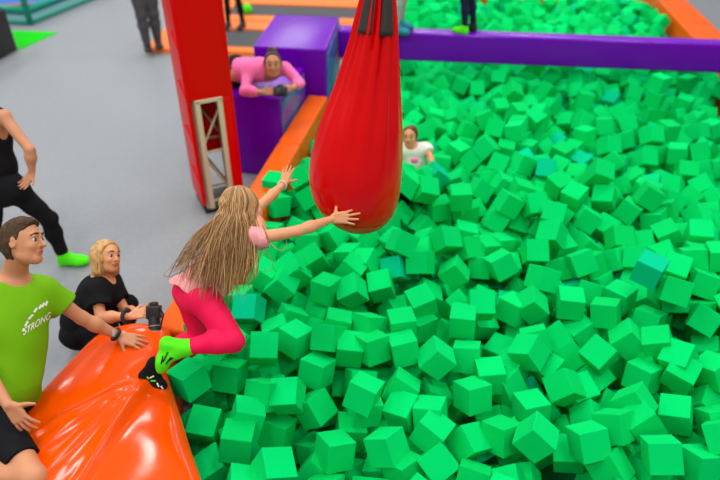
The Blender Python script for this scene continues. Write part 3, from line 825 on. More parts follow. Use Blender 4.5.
        pts = [(u0 + v.co.x / w_ * du + v.co.y * (-dv * 0) + 0, v0 + v.co.x / w_ * dv - v.co.y * tall) for v in bm.verts]
        stick(pts, [[q.index for q in f.verts] for f in bm.faces], name)
        bm.free(); bpy.data.objects.remove(o_); bpy.data.curves.remove(c_)
    word('STRONG', 23, 335.5, 28, -17.5, 9.5, 'print')
    for u, v, du, dv in ((24, 326, 3.0, -5.5), (27.5, 319, 4.5, -5), (33, 312, 3, -4.5), (38, 308.5, 2.4, -4.2), (41, 307, 2.2, -4.6), (44.5, 305.5, 1.8, -5), (21.8, 331, 1.2, -3)):
        w_ = 1.3; pts = [(u, v), (u + w_ * 1.6, v + w_ * .6), (u + du + w_ * 1.6, v + dv + w_ * .6), (u + du, v + dv)]
        stick(pts, [(0, 1, 2, 3)], 'print')
    # trousers and shorts
    wear('trousers', [(g['torso'][3:5], [plane(mh + sp * .13, sp)], .03), (g['thL'] + g['snL'], [plane(J['anL'] + V3(0, 0, .02), (0, 0, -1))], .03),
                      (g['thR'], [plane(J['hipR'] * .22 + J['knR'] * .78, J['knR'] - J['hipR'])], .03)], .006, 'blackfab', t, .016, folds(.006, 40, IY, IX, 12))
    b = MB()
    k0 = J['hipR'] * .35 + J['knR'] * .65
    for q, f in (('sock', fL), ('sock', fR)): wear(q, [(f, [], .02)], .007, 'limesock', t, .006)
    # watch strap
    w, e = J['wrL'], J['elL']; d = nrm(e - w); c = w + d * .02; a = nrm(np.cross(d, IZ)); bb = np.cross(d, a)
    b = MB(); b.tube([c + .034 * (a * math.cos(q) + bb * math.sin(q)) for q in np.linspace(0, 2 * PI, 19)], .008, 8, False, 1.6)
    b.build('wristband', 'black', t, True)
    b = MB(); b.frame_box(c + IZ * .032 + IY * .012, d, IY, IZ, (.022, .034, .012), .003); b.build('watch_face', 'screen', t)
man()

# ---------------------------------------------------------------- woman crouching with a camera
def woman():
    S = .95
    J = dict(neck=P(103, 276, 4.15), shR=P(95, 289, 4.05), shL=P(110, 282, 4.28), elR=P(101, 317, 4.00), wrR=P(130, 316.5, 3.93), elL=P(125, 311, 4.25), wrL=P(141, 312, 4.02),
             hipR=P(77, 333, 4.30), hipL=P(83, 325, 4.46), knR=P(100, 336, 4.12), knL=P(128, 304, 4.36))
    J['anR'] = V3(J['hipR'][0] + .05, J['hipR'][1] - .06, .07); J['anL'] = V3(J['knL'][0] - .06, J['knL'][1] + .0, .07)
    J['knR'] = V3(J['hipR'][0] + .28, J['hipR'][1] - .10, .40)
    t = person('crouching woman with a blond bob and black T-shirt behind the orange platform', (J['hipR'][0] + .1, J['hipR'][1], 0))
    fd = nrm(IX * .9 - IZ * .2)
    g = limbs(J, S, fd, chest=.92, arm=.86, leg=.95, waist=.95)
    hd = Head(P(107, 257, 4.12), IX * .80 + IZ * .42 + IY * .08, IY + IX * .04, .215, J['neck'], .19, .85, .92)
    hand_right = hand(J['wrR'], IX * .9 + IY * .25, IY * .8 - IZ * .4, -IZ, .165, .6, .08, .6)
    hand_left = hand(J['wrL'], IX * .9 + IY * .0, IY, IZ * .6 - IY * .6, .165, .6, .08, .6)
    fR = foot(J['anR'], J['anR'] + V3(-.04, 0, -.035), J['anR'] + V3(.17, -.02, -.035), S); fL = foot(J['anL'], J['anL'] + V3(-.04, 0, -.035), J['anL'] + V3(.17, .02, -.035), S)
    sk = [(g['torso'], [], .02), (hd.prims, [], .012)]
    for q, hn in (('R', hand_right), ('L', hand_left)): sk.append((g['up' + q] + g['fo' + q] + hn, [], .03))
    for q, f in (('R', fR), ('L', fL)): sk.append((g['th' + q] + g['sn' + q] + f, [], .03))
    body(t, sk, .0055)
    hd.eyes(t).build('eyebrow', 'haircap', t, True); hd.lips(t)
    def hc(X):
        L = hd.loc(X); return np.maximum(np.maximum(L[..., 1] - .20 - .30 * np.maximum(L[..., 2] - .15, 0) + .1 * np.abs(L[..., 0]), -.62 - L[..., 2]), -9) * hd.h
    wear('hair', [([ell(hd.p(0, -.06, .12), V3(.375, .46, .42) * hd.h, hd.A, .05), cap(hd.p(.25, -.12, 0), hd.p(.27, -.10, -.45), .16 * hd.h, .14 * hd.h, .05), cap(hd.p(-.25, -.12, 0), hd.p(-.27, -.10, -.45), .16 * hd.h, .14 * hd.h, .05),
                     cap(hd.p(0, -.3, 0), hd.p(0, -.28, -.42), .22 * hd.h, .2 * hd.h, .05)], [hc], .01)], .0055, 'hairblondcap', t, .004, folds(.004, 130, hd.x + hd.y, hd.z, 7))
    r = np.random.default_rng(3); sp_ = []
    for i in range(150):
        th = r.uniform(-PI * .55, PI * 1.55); s, c = math.cos(th), math.sin(th)
        top = hd.p(.05 * s, .05 - .1 * r.random(), .54); m = hd.p(.385 * s, -.06 - .44 * c if c > -.3 else .10, .22 - .1 * r.random()); lo = hd.p(.40 * s, -.08 - .40 * c if c > -.3 else .08, -.40 - .18 * r.random())
        sp_.append(([top, top * .4 + m * .6 + (m - hd.c) * .14, m, m * .5 + lo * .5 + (m - hd.c) * .04, lo], r.uniform(.003, .0055)))
    strands('hair_strands', 'hairblond', t, sp_)
    sp = nrm(J['neck'] - (J['hipL'] + J['hipR']) / 2); mh = (J['hipL'] + J['hipR']) / 2
    def sleeve(q, e):
        a, b_ = J['sh' + q], J['el' + q]; d = b_ - a
        return ([cap(a, a + d * e, .055, .066, .04)], [plane(a + d * e, d)], .04)
    ms = (J['shL'] + J['shR']) / 2
    wear('t_shirt', [(g['torso'][:4] + [cap(ms - sp * .1, mh + sp * .1, .125, .15, .05)], [plane(mh + sp * .02, -sp), ballcut(J['neck'] + fd * .03 + sp * .01, .075)], .03), sleeve('R', .62), sleeve('L', .62)],
         .006, 'blackfab', t, .010, folds(.008, 34, sp + fd, fd, 21))
    tr = wear('trousers', [(g['torso'][3:5], [plane(mh + sp * .12, sp)], .03)] + [(g['th' + q] + g['sn' + q], [plane(J['an' + q], (0, 0, -1))], .03) for q in 'RL'], .0065, 'blackfab', t, .012, folds(.005, 40, IY, IX, 14))
    for f in (fR, fL): wear('sock', [(f, [], .02)], .008, 'limesock', t, .006)
    b = MB()
    for u, v in ((73, 340), (75, 343.5), (76, 339), (72.5, 346)):
        p = P(u, v, 4.10); b.frame_box(p, nrm(IX + IY), nrm(IY - IX), IZ, (.016, .022, .004))
    for nm, q in (('wristband', 'R'),):
        w, e = J['wr' + q], J['el' + q]; d = nrm(e - w); c = w + d * .035; a = nrm(np.cross(d, IZ)); bb = np.cross(d, a)
        b = MB(); b.tube([c + .031 * (a * math.cos(x) + bb * math.sin(x)) for x in np.linspace(0, 2 * PI, 19)], .012, 8, False, 2.4); b.build(nm, 'charcoal', t, True)
    # camera held in both hands
    c = P(154, 317, 3.86)
    t = thing('camera', 'black camera held by the blond woman, its lens over the orange platform', 'camera', c - V3(0, 0, .1))
    b = MB(); b.frame_box(c + IY * .03, IX, IY, IZ, (.085, .085, .065), .012); b.frame_box(c + IY * .08, IX, IY, IZ, (.045, .03, .045), .01); b.build('camera_body', 'black', t)
    dr = nrm(-IY + IX * .12 + IZ * .15)
    b = MB(); b.tube([c + dr * .0, c + dr * .06, c + dr * .062, c + dr * .12, c + dr * .125, c + dr * .145], [.036, .036, .040, .040, .043, .043], 20); b.build('lens', 'black', t)
    for k in (.055, .09, .118):
        b = MB(); a = nrm(np.cross(dr, IZ)); bb = np.cross(dr, a)
        b.tube([c + dr * k + .0405 * (a * math.cos(x) + bb * math.sin(x)) for x in np.linspace(0, 2 * PI, 25)], .0022, 6, False); b.build('lens_ring', 'screen', t, True)
    b = MB(); b.tube([c + IX * .04 + IY * .05, c + IX * .065 + IY * .02 + IZ * .02, c + IX * .05 - IY * .06 + IZ * .03, c + IX * .02 - IY * .12 + IZ * .01], .006, 8, True, 2); b.build('strap', 'charcoal', t, True)
woman()

# ---------------------------------------------------------------- a generic standing figure from its joints
def figure(label, J, S, fd, headc, headh, cloth, hair, h=.009, skin='skin', shoe=None, hairstyle='short', sleeve=.5, group=None, hands=None, headdir=None, headup=(0, 0, 1), bun=False, tank=False, front=.12, at=None, eyes=False, kw={}):
    top, bottom = cloth
    fd = nrm(fd)
    if at is None: at = ((J['anL'] + J['anR'])[0] / 2, (J['anL'] + J['anR'])[1] / 2, min(J['anL'][2], J['anR'][2]) - .075 * S)
    t = person(label, at, group)
    g = limbs(J, S, fd, **kw)
    hd = Head(headc, fd if headdir is None else headdir, headup, headh, J['neck'], .2)
    sk = [(g['torso'], [], .02), (hd.prims, [], .012)]
    ft = {}
    for q in 'RL':
        if 'el' + q in J:
            dirf = nrm(J['wr' + q] - J['el' + q])
            if hands and q in hands: hn = hand(J['wr' + q], *hands[q])
            else: hn = hand(J['wr' + q], dirf, fd if abs(dirf @ fd) < .8 else V3(0, 0, 1), nrm((J['hipL'] + J['hipR']) / 2 - J['wr' + q]), .18 * S, .3)
            sk.append((g['up' + q] + g['fo' + q] + hn, [], .03))
        if 'knR' in J:
            a = J['an' + q]; fq = J.get('toe' + q, fd * .19 * S)
            ft[q] = foot(a, a - nrm(fq) * .045 * S - V3(0, 0, .04 * S), a + fq - V3(0, 0, .04 * S), S)
            sk.append((g['th' + q] + g['sn' + q] + ft[q], [], .03))
    body(t, sk, h, skin)
    if eyes: hd.eyes(t).build('eyebrow', hair, t, True); hd.lips(t)
    def hc(X):
        L = hd.loc(X); lo = -.35 if hairstyle == 'short' else -.6
        return np.maximum(L[..., 1] - front - .35 * np.maximum(L[..., 2] - .1, 0), lo - L[..., 2]) * hd.h
    hp = [ell(hd.p(0, -.06, .12), V3(.35, .45, .40) * hd.h, hd.A)]
    if bun: hp += [ell(hd.p(0, -.15, .56), V3(.17, .17, .17) * hd.h, hd.A, .02)]
    wear('hair', [(hp[:1], [hc], .01)] + ([(hp[1:], [], .01)] if bun else []), h * .8, hair, t, .008, folds(.004, 90, hd.x, hd.z, 2))
    sp = nrm(J['neck'] - (J['hipL'] + J['hipR']) / 2); mh = (J['hipL'] + J['hipR']) / 2
    gs = [(g['torso'][:4], [plane(mh + sp * .0, -sp), ballcut(J['neck'] + fd * .03 * S + sp * .012, .082 * S)], .03)]
    if tank: gs[0][1].append(lambda X: np.maximum(np.abs((X - (J['shL'] + J['shR']) / 2) @ nrm(J['shR'] - J['shL'])) - .13 * S, -9))
    for q in 'RL':
        if 'el' + q in J and sleeve > 0:
            if sleeve <= .6:
                a, b_ = J['sh' + q], J['el' + q]; d = b_ - a; gs.append(([cap(a, a + d * sleeve, .056 * S, .062 * S, .04)], [plane(a + d * sleeve, d)], .04))
            else:
                gs.append((g['up' + q] + g['fo' + q], [plane(J['wr' + q] * sleeve + J['el' + q] * (1 - sleeve), J['wr' + q] - J['el' + q])], .04))
    wear('top', gs, h, top, t, .012, folds(.008, 32, sp, fd, 5))
    if 'knR' in J:
        wear('trousers', [(g['torso'][3:5], [plane(mh + sp * .12, sp)], .03)] + [(g['th' + q] + g['sn' + q], [plane(J['an' + q] + (J['kn' + q] - J['an' + q]) * .06, J['an' + q] - J['kn' + q])], .03) for q in 'RL'], h, bottom, t, .012, folds(.004, 40, (0, 0, 1), fd, 6))
        for q in 'RL':
            mt = shoe[q] if isinstance(shoe, dict) else (shoe or 'blackfab')
            wear('sock', [(ft[q] + [cap(J['an' + q], J['an' + q] * .8 + J['kn' + q] * .2, .04 * S, .042 * S, .02)], [plane(J['an' + q] * .86 + J['kn' + q] * .14, J['kn' + q] - J['an' + q])], .02)], h * .9, mt, t, .009)
    return t, g, hd

# standing woman at the left edge, black clothes, lime socks
J = dict(anR=G(64, 257, .08), anL=G(-14, 262, .08), hipR=P(14, 189, 4.78), hipL=P(-9, 190, 4.82), knR=P(49, 219, 5.02))
J['knL'] = (J['hipL'] + J['anL']) / 2 + V3(.05, -.04, 0)
J.update(shR=P(4, 117, 4.55), shL=P(-30, 118, 4.70), neck=P(-14, 108, 4.62), elR=P(30, 150, 4.52), wrR=P(32, 172, 4.58), elL=P(-52, 152, 4.75), wrL=P(-38, 180, 4.7))
J['toeR'] = nrm(IX + IY * .08) * .19; J['toeL'] = nrm(IX * .5 - V3(0, 1, 0)) * .19
J['toeR'][2] = 0; J['toeL'][2] = 0
figure('standing woman in black tank top and leggings, hand on hip, at the left edge', J, .98, IX * .8 + V3(0, -.4, 0), P(-14, 88, 4.58), .22, ('blackfab', 'blackfab'), 'hairdark', .007, 'skin_tan',
       'limesock', sleeve=0, tank=True, hands={'R': (-IY * .7 - IX * .45, IX * .5 - IY * .5, -IX + IZ * .1, .165, .35, .1, .6)}, kw=dict(arm=.9, leg=.95, chest=.95))

# woman in pink bent over the purple block, filming
ztop = .88
hc_ = P(273, 65, 5.92)
J = dict(neck=P(266, 71, 6.05), shR=P(249, 71, 6.02), shL=P(285, 69, 6.06), elR=P(244, 91, 5.92), wrR=P(263, 92.5, 5.86), elL=P(300, 83, 5.98), wrL=P(293, 88, 5.90), hipR=P(229, 75, 6.18), hipL=P(236, 66, 6.38))
J['anR'] = V3(J['hipR'][0] - .06, J['hipR'][1] + .05, .08); J['anL'] = V3(J['hipL'][0] - .08, J['hipL'][1] + .05, .08)
J['knR'] = (J['hipR'] + J['anR']) / 2 + V3(-.03, -.03, 0); J['knL'] = (J['hipL'] + J['anL']) / 2 + V3(-.03, -.03, 0)
J['toeR'] = V3(.19, -.04, 0); J['toeL'] = V3(.19, -.03, 0)
figure('woman in a pink top with a hair bun leaning over the smaller purple block', J, .95, IX * .5 - IY * .6 + IZ * .3, hc_, .225, ('pinktop', 'blackfab'), 'hairdark', .0065, 'skin_tan', 'limesock', sleeve=.72,
       headdir=IZ * .88 - IY * .30 + IX * .10, headup=nrm(IY * .9 + IZ * .3), bun=True, front=.06, eyes=True,
       hands={'R': (IX * .95 + IY * .1, IY, IZ * .3 - IY * .3, .165, .5, .1, .5), 'L': (-IX * .85 - IY * .25, IY, -IZ * .3, .165, .5, .1, .5)}, kw=dict(chest=.95, arm=.92, waist=.95))
c = P(280.5, 91.5, 5.84)
t = thing('camera', 'black camera held by the woman in pink on the purple block', 'camera', c - V3(0, 0, .05))
b = MB(); b.frame_box(c, IX, IY, IZ, (.13, .085, .06), .012); b.frame_box(c + IY * .05, IX, IY, IZ, (.05, .03, .05), .008); b.build('camera_body', 'black', t)
b = MB(); b.tube([c + IZ * .02, c + IZ * .06, c + IZ * .062, c + IZ * .085], [.034, .034, .037, .037], 18); b.build('lens', 'black', t)
b = MB(); b.ball(c + IZ * .075, (.028, .028, .012), 8); b.build('lens_glass', 'lens', t, True)

# child sitting among the foam cubes
K = .66
J = dict(neck=P(412, 146, 5.62), shL=P(426, 149, 5.62), shR=P(401, 149, 5.66), elL=P(431, 158, 5.56), wrL=P(432, 169, 5.50), elR=P(394, 158, 5.62), wrR=P(393, 167, 5.54), hipL=P(419, 171, 5.72), hipR=P(409, 171, 5.74))
J['knL'] = J['hipL'] + V3(.03, -.20, -.10); J['knR'] = J['hipR'] + V3(-.02, -.20, -.10); J['anL'] = J['knL'] + V3(.02, .08, -.2); J['anR'] = J['knR'] + V3(0, .08, -.2)
J['toeL'] = J['toeR'] = V3(0, -.12, -.03)
t, g, hd = figure('small child in a white shirt with a pink print sitting among the green cubes', J, K, V3(-.1, -1, 0), P(410, 136.5, 5.58), .185, ('whitefab', 'blackfab'), 'haircap', .006, 'skin', 'limesock', sleeve=.3,
       headdir=IZ * .85 - IX * .25 - IY * .3, headup=IY + IZ * .3, eyes=True)
b = MB(); b.ball(P(414.5, 160.5, 5.46), (.035, .02, .03), 6); b.build('print', 'pinktop', t, True)

def stander(label, fu, fv, fz, sep, S, cloth, hair, shoe, yaw, bend=0, h=.012, split=None, group=None, sleeve=.5, leg=.92):
    """upright person whose feet stand around the floor point seen at (fu, fv)"""
    c = G(fu, fv, fz); fd = V3(math.cos(yaw), math.sin(yaw), 0); s = V3(fd[1], -fd[0], 0)   # s: right side
    z = V3(0, 0, 1)
    J = dict(anR=c + s * sep / 2 + z * .08 * S + (fd * split if split else 0), anL=c - s * sep / 2 + z * .08 * S - (fd * split if split else 0))
    J['hipR'] = c + s * .09 * S + z * .90 * S; J['hipL'] = c - s * .09 * S + z * .90 * S
    for q in 'RL': J['kn' + q] = (J['hip' + q] + J['an' + q]) / 2 + fd * (.03 + bend) * S + z * .02
    J['shR'] = c + s * .19 * S + z * 1.42 * S; J['shL'] = c - s * .19 * S + z * 1.42 * S; J['neck'] = c + z * 1.50 * S
    for q, k in (('R', 1), ('L', -1)):
        J['el' + q] = J['sh' + q] + s * k * .07 * S - z * .28 * S - fd * .02; J['wr' + q] = J['el' + q] - z * .24 * S + fd * .08 * S
    return figure(label, J, S, fd, c + z * 1.64 * S + fd * .02, .225 * S, cloth, hair, h, 'skin', shoe, sleeve=sleeve, group=group, kw=dict(arm=.9, leg=leg))
stander('person in dark grey trousers standing on the far orange pad behind the red post', 153.5, 48, .07, .17, .98, ('violet', 'darkgrey'), 'hairdark', 'black', -1.2, split=.05, leg=1.2)
stander('person in tight black trousers standing on the far trampoline at the top edge', 236, 28, .05, .22, .85, ('charcoal', 'blackfab'), 'hairdark', 'black', -1.9, split=.05, leg=.75)
stander('child in navy leggings with one lime sock standing on the purple beam', 468.5, 32.5, 1.0, .14, .76, ('navy', 'navy'), 'haircap', {'L': 'limesock', 'R': 'black'}, 2.7, bend=.05, split=-.03, leg=.85)
stander('person in light grey trousers standing on the purple beam behind the red bag', 397, 31, 1.0, .20, .9, ('greyfab', 'greyfab'), 'hairblondcap', {'R': 'tealshoe', 'L': 'tealshoe'}, -.3, leg=1.15)
b = MB(); b.ball(G(247.5, 13, .07) + V3(0, 0, .066), .09, 10)  # ball stands in for an unclear green shape
tag(b.build('ball', 'limesock', None, True), 'lime green ball standing in for an unclear green shape on the far trampoline', 'ball')
for u, v, lab in ((487, 0, 'orange cube standing in for a far person, behind the child on the beam'), (549, 2, 'orange cube standing in for a far person, right of the child on the beam')):
    b = MB(); p = G(u, v, .5); b.frame_box(p, nrm((.8, .5, .3)), nrm((-.5, .8, .1)), nrm(np.cross(nrm((.8, .5, .3)), nrm((-.5, .8, .1)))), (.2, .2, .2), .004)  # cubes stand in for orange bits of a person in the far pit
    tag(b.build('foam_cube', 'orange_standin'), lab, 'foam cube')

# foam cubes: x y z in millimetres, turn about x y z in degrees, the ones that show largest first
CUBES = [
(1649,2030,454,128,10,175),(1001,2146,429,-108,-57,-7),(1288,2124,425,127,4,-167),(-123,2119,305,-159,-18,-155),(173,2125,344,-159,34,153),
(-998,2458,495,-178,14,143),(-657,2094,414,103,-8,179),(-925,2669,673,-86,3,145),(-424,1874,486,169,-23,-159),(705,2502,344,-170,24,120),
(1917,2401,324,175,20,154),(38,2400,465,112,-7,155),(648,2211,274,-127,58,172),(-883,2259,331,163,-6,173),(1100,2801,415,72,34,136),(1942,2096,273,-165,25,110),
(1295,2596,322,-116,46,172),(493,2714,442,-103,-49,12),(845,2240,308,-162,24,131),(-414,2411,419,-110,13,175),(-799,2630,343,-152,4,167),
(-261,2679,341,-157,3,151),(433,2217,364,-102,15,-36),(1467,2230,426,117,35,142),(-255,2416,297,-170,44,151),(-413,2887,411,-167,2,141),
(-477,2298,225,-152,-1,159),(1409,2036,312,-25,33,-57),(459,2060,301,-148,-29,28),(275,2400,316,169,12,150),(1785,2940,411,100,-39,160),
(1952,3263,745,-5,-86,-34),(1826,2702,319,-164,12,128),(1553,2807,399,146,-7,128),(-807,2064,212,-87,-23,27),(293,2799,434,106,9,-168),
(93,2809,428,113,-6,-150),(1063,2452,283,-167,-1,-165),(1475,3249,447,91,1,171),(-740,3082,488,-125,12,169),(2018,2649,414,73,-6,143),
(-591,2720,491,153,-7,-174),(1698,3154,446,107,17,152),(-628,2252,419,107,-20,-175),(1634,2262,424,-110,-33,17),(1211,3254,418,84,-41,177),
(-52,3382,408,-71,-34,-2),(704,3059,435,94,4,169),(-55,2821,398,176,-6,179),(2025,2735,456,152,16,135),(837,2662,343,-174,5,-177),(-235,3400,404,-171,6,149),
(1947,2866,448,178,27,161),(433,3220,453,174,15,-161),(-190,2857,456,133,18,155),(711,2816,351,-153,8,169),(160,3483,374,164,17,-177),(-558,3414,419,91,48,171),
(1637,2395,425,117,50,162),(1322,3455,489,118,30,113),(668,3881,509,54,-19,-155),(1062,3654,455,117,21,-159),(721,3662,362,-169,43,175),
(2365,3122,429,-77,34,61),(2111,3140,663,-179,-35,-122),(2262,2709,373,78,25,119),(2463,3415,502,-64,-6,156),(1239,2199,208,166,12,170),
(1489,3920,552,-115,-33,67),(273,2539,347,-153,-24,158),(1100,3272,361,-170,6,135),(1667,3672,472,128,19,-168),(267,2034,252,-110,65,-67),
(1338,3775,486,-179,49,91),(843,3192,463,149,2,178),(436,2348,347,-160,13,165),(1855,3336,428,93,6,131),(-711,3517,435,107,63,179),(951,2655,261,35,4,-135),
(-553,2415,422,130,13,157),(319,3762,559,125,30,112),(289,2991,454,97,4,-171),(2080,4502,532,-162,29,-110),(-707,4381,483,99,-17,-138),
(2045,4630,698,63,-17,173),(2077,4031,441,10,56,102),(-350,3688,441,81,26,-159),(1810,4475,559,-5,-70,-130),(1560,3141,282,60,13,105),
(2409,4416,607,-155,13,78),(-215,4044,406,-94,38,144),(2654,3966,545,72,6,163),(69,2985,433,113,-28,-146),(1226,4342,556,-67,57,-151),
(-856,2843,437,171,-60,-20),(2440,4025,494,-120,-1,92),(832,4374,591,53,-85,-143),(1988,3117,404,-158,8,137),(641,1973,267,-141,-2,161),
(1877,4268,465,51,-61,22),(457,3669,448,-144,19,157),(551,4486,589,29,17,11),(2244,3458,599,-64,2,-30),(-38,2348,171,-130,-78,46),(40,3985,449,48,59,-10),
(156,4696,605,50,81,37),(2196,2567,209,-6,-31,149),(1383,3120,238,123,29,-49),(47,2419,319,-173,-10,-167),(271,3666,379,52,42,47),(482,2594,204,16,-26,-177),
(1437,4321,565,2,-47,-78),(2264,4386,484,162,-14,-125),(-741,4600,545,177,1,164),(1447,2449,186,83,-38,177),(133,4535,423,-84,8,-89),(683,4486,407,86,5,101),
(1724,4649,560,11,10,-59),(842,3878,421,-49,15,30),(2085,2197,397,132,35,161),(-516,4623,595,-53,32,-58),(-297,4597,622,-28,-52,146),
(-431,4487,495,-129,44,-43),(2477,3646,543,149,-59,104),(1516,5141,493,-77,-25,-167),(-726,4078,391,87,-70,83),(432,3148,311,-178,1,122),
(407,5608,566,-94,0,-123),(-745,3823,412,-26,56,-100),(-131,4273,441,-164,-28,139),(2823,5482,386,-104,44,-90),(1142,4324,409,129,57,-151),
(2959,5759,500,-70,-44,91),(-65,3562,454,150,-9,-110),(2166,2374,294,9,-42,-88),(997,3022,183,-102,13,138),(2508,5659,430,-52,-10,-163),
(-250,2296,46,-11,-33,-37),(-196,4525,506,-124,52,-34),(43,3685,422,12,-21,-27),(-849,3288,379,-169,-13,-104),(1476,3003,159,142,-29,131),
(-576,1804,426,-159,-19,-175),(1422,2649,234,115,-69,-96),(2468,4325,432,-8,67,-46),(60,5473,504,12,5,-149),(2083,3421,345,-40,11,-107),
(-143,3022,409,143,71,-129),(1519,4072,628,88,33,-113),(1204,5369,524,-131,-51,1),(889,3276,207,-74,13,14),(1260,2800,262,-171,25,-140),
(2129,3746,461,54,35,25),(1074,4788,411,-151,-35,178),(453,4548,589,11,17,46),(3086,5136,430,117,-5,-18),(1551,5708,546,20,-4,-121),(2398,3007,226,-178,24,156),
(-221,2074,169,-29,28,-27),(2907,4453,393,-25,-21,-162),(1644,2051,223,128,57,-122),(3278,6589,732,60,85,-175),(-500,4174,358,128,9,123),
(229,4356,310,63,23,47),(3126,5489,448,8,-80,146),(951,3793,321,-151,13,159),(-141,6370,394,97,11,-113),(967,5558,381,2,-9,132),(2635,3608,606,-85,13,168),
(-973,2652,162,-129,83,-49),(1990,3841,377,19,43,142),(706,3391,256,83,61,133),(338,4532,290,-102,43,144),(-56,5106,526,-145,51,73),(2387,6041,350,-91,8,122),
(-508,3552,457,163,31,-156),(-476,3183,300,124,53,-128),(1573,2805,186,117,-58,-80),(2034,4252,394,115,-29,56),(-461,2942,128,142,-23,122),
(3607,6089,392,167,-36,-55),(1685,6625,581,-128,49,154),(3138,5834,528,-90,-3,-165),(3321,5469,485,38,53,-70),(-136,4759,524,-71,-40,-161),
(1695,3458,352,-144,0,151),(-80,3808,385,15,-68,137),(-303,4463,368,140,44,-43),(-950,2693,334,4,3,153),(1543,3757,341,-146,23,175),(1687,4968,523,-93,49,72),
(-283,3378,200,70,59,51),(-407,3870,457,-154,1,178),(389,4771,555,17,29,23),(1410,4677,477,-19,-4,-88),(651,5945,385,143,32,39),(-471,3550,429,82,40,-171),
(957,2046,139,-22,-57,-167),(-67,2784,90,21,-54,-115),(-622,2742,211,106,26,153),(837,1942,255,-77,60,12),(891,4399,425,-179,5,-155),
(1323,5237,431,170,49,-127),(3269,6551,565,-132,85,-175),(-541,2974,377,-137,66,-31),(275,3439,167,64,-56,-27),(1328,4359,356,-43,-19,177),
(623,3169,178,48,10,-62),(548,4380,264,147,22,114),(2009,5545,394,143,-81,-100),(1122,6001,400,154,-12,-82),(1788,5977,560,152,64,103),
(2609,6870,402,99,-7,172),(1351,5776,529,-139,-6,161),(4046,7440,401,132,77,-23),(1176,2933,388,-148,20,179),(120,6433,393,129,77,99),(990,3948,379,92,15,30),
(2600,6131,424,157,-69,104),(325,6378,393,79,20,-31),(1288,4838,436,-82,61,-170),(3269,6519,396,90,-5,-179),(17,2664,254,-107,-38,-68),(1811,4013,362,38,6,99),
(2870,4922,394,61,-39,76),(276,6929,416,-103,-22,150),(1133,4032,349,60,-72,62),(1095,5384,396,33,51,-179),(1603,3965,391,10,-82,-83),(2758,4663,406,59,19,-12),
(2427,6285,391,144,20,8),(3244,7237,490,45,-23,-179),(3162,4948,386,-116,-44,-154),(1791,3783,371,-60,11,-157),(655,4774,559,6,40,17),(2272,4027,401,57,19,169),
(2186,6998,446,163,62,-166),(2019,8248,590,-44,-79,-178),(2982,4752,367,-165,45,36),(2893,6236,401,33,27,177),(-488,3409,231,35,-27,-34),
(3750,6811,400,-4,3,-130),(917,5083,320,-7,-54,173),(1004,6301,406,-126,-25,82),(3237,7057,403,106,-55,64),(1533,6466,451,-2,-71,-76),(855,4119,391,168,-6,-94),
(2309,6432,320,-124,48,23),(509,3517,252,32,-3,91),(-972,2383,154,173,-61,-146),(1028,2825,253,-172,-13,-44),(2981,7014,323,-94,-26,46),
(242,7731,471,-45,-46,170),(-33,2125,37,126,-11,-138),(-279,6495,410,-106,-81,82),(4158,7261,339,-26,29,-1),(2356,3812,437,37,9,-96),(1187,7183,437,-72,5,81),
(2782,5913,370,27,-55,125),(164,2146,111,-1,26,163),(1654,7229,484,54,3,160),(1371,7146,390,-180,-53,93),(1681,6213,518,149,-77,-35),(-17,7873,478,-138,-44,82),
(2183,5474,324,71,-77,-122),(1649,2653,72,56,-57,-86),(1745,2963,181,158,9,108),(1438,5554,405,-96,3,-106),(1667,5615,398,54,87,-72),(1302,6056,503,156,19,87),
(2198,6784,332,107,32,-139),(500,3864,391,-60,6,-98),(2611,4456,434,73,-29,-27),(-352,6136,299,-35,4,176),(773,6100,377,57,23,-64),(597,5429,376,-94,-16,-6),
(-134,5737,355,-129,-39,-48),(2404,4985,348,67,-37,-30),(461,6573,395,130,16,128),(2867,8520,481,158,55,9),(2636,7308,472,-136,41,-94),
(4141,7744,469,106,-83,-127),(-480,4519,262,-40,34,-173),(3968,7834,479,-88,1,65),(2440,3274,359,55,-61,97),(2054,2334,101,-107,-46,41),(-40,6863,470,46,44,47),
(2501,8376,421,-151,27,-129),(2657,5211,302,123,-6,-85),(3207,4788,349,-57,-18,98),(3785,6169,390,147,-76,148),(2766,7081,406,-118,-54,-180),
(4372,7714,444,32,43,154),(2320,7930,391,118,-77,-143),(-382,2421,-60,-134,9,-120),(861,2533,74,43,-21,1),(664,2652,101,120,-59,6),(189,2744,140,-160,73,-71),
(2948,6617,360,48,-37,-1),(2135,8252,442,81,7,128),(3374,8321,465,30,43,56),(699,3656,220,108,64,-40),(1241,3623,195,-149,6,93),(176,6011,377,-155,42,180),
(-489,5263,323,46,60,34),(1861,3691,245,4,58,-48),(3005,7580,425,20,6,-10),(1495,7893,440,-14,50,-133),(2043,5106,394,36,-63,-157),(3174,7519,447,-79,34,85),
(1341,2448,33,38,3,94),(2510,3303,156,-104,-61,97),(784,5377,340,73,4,-5),(967,6134,311,-46,-26,-45),(424,5425,313,66,25,173),(-433,5692,289,-58,-3,-5),
(573,7801,405,35,-22,-107),(2969,5616,368,25,-67,78),(2457,5371,395,66,37,-43),(-156,1887,264,-137,-11,-6),(2422,3486,98,-141,-44,67),(-734,2909,166,38,55,22),
(363,2788,255,128,-13,124),(3716,7924,474,-157,42,-116),(2313,7401,462,-53,44,-162),(3058,8376,380,140,17,-138),(3399,8525,599,95,-89,157),
(3618,6661,299,-170,33,124),(981,6473,444,-142,-25,82),(1871,5698,340,165,-37,142),(90,6642,437,173,-64,-178),(2251,3332,415,112,-35,-122),
(754,6517,408,135,-56,-112),(985,7299,368,-149,45,175),(1998,7409,477,39,-5,-90),(2658,8480,457,95,-31,43),(1150,5001,386,86,61,-75),
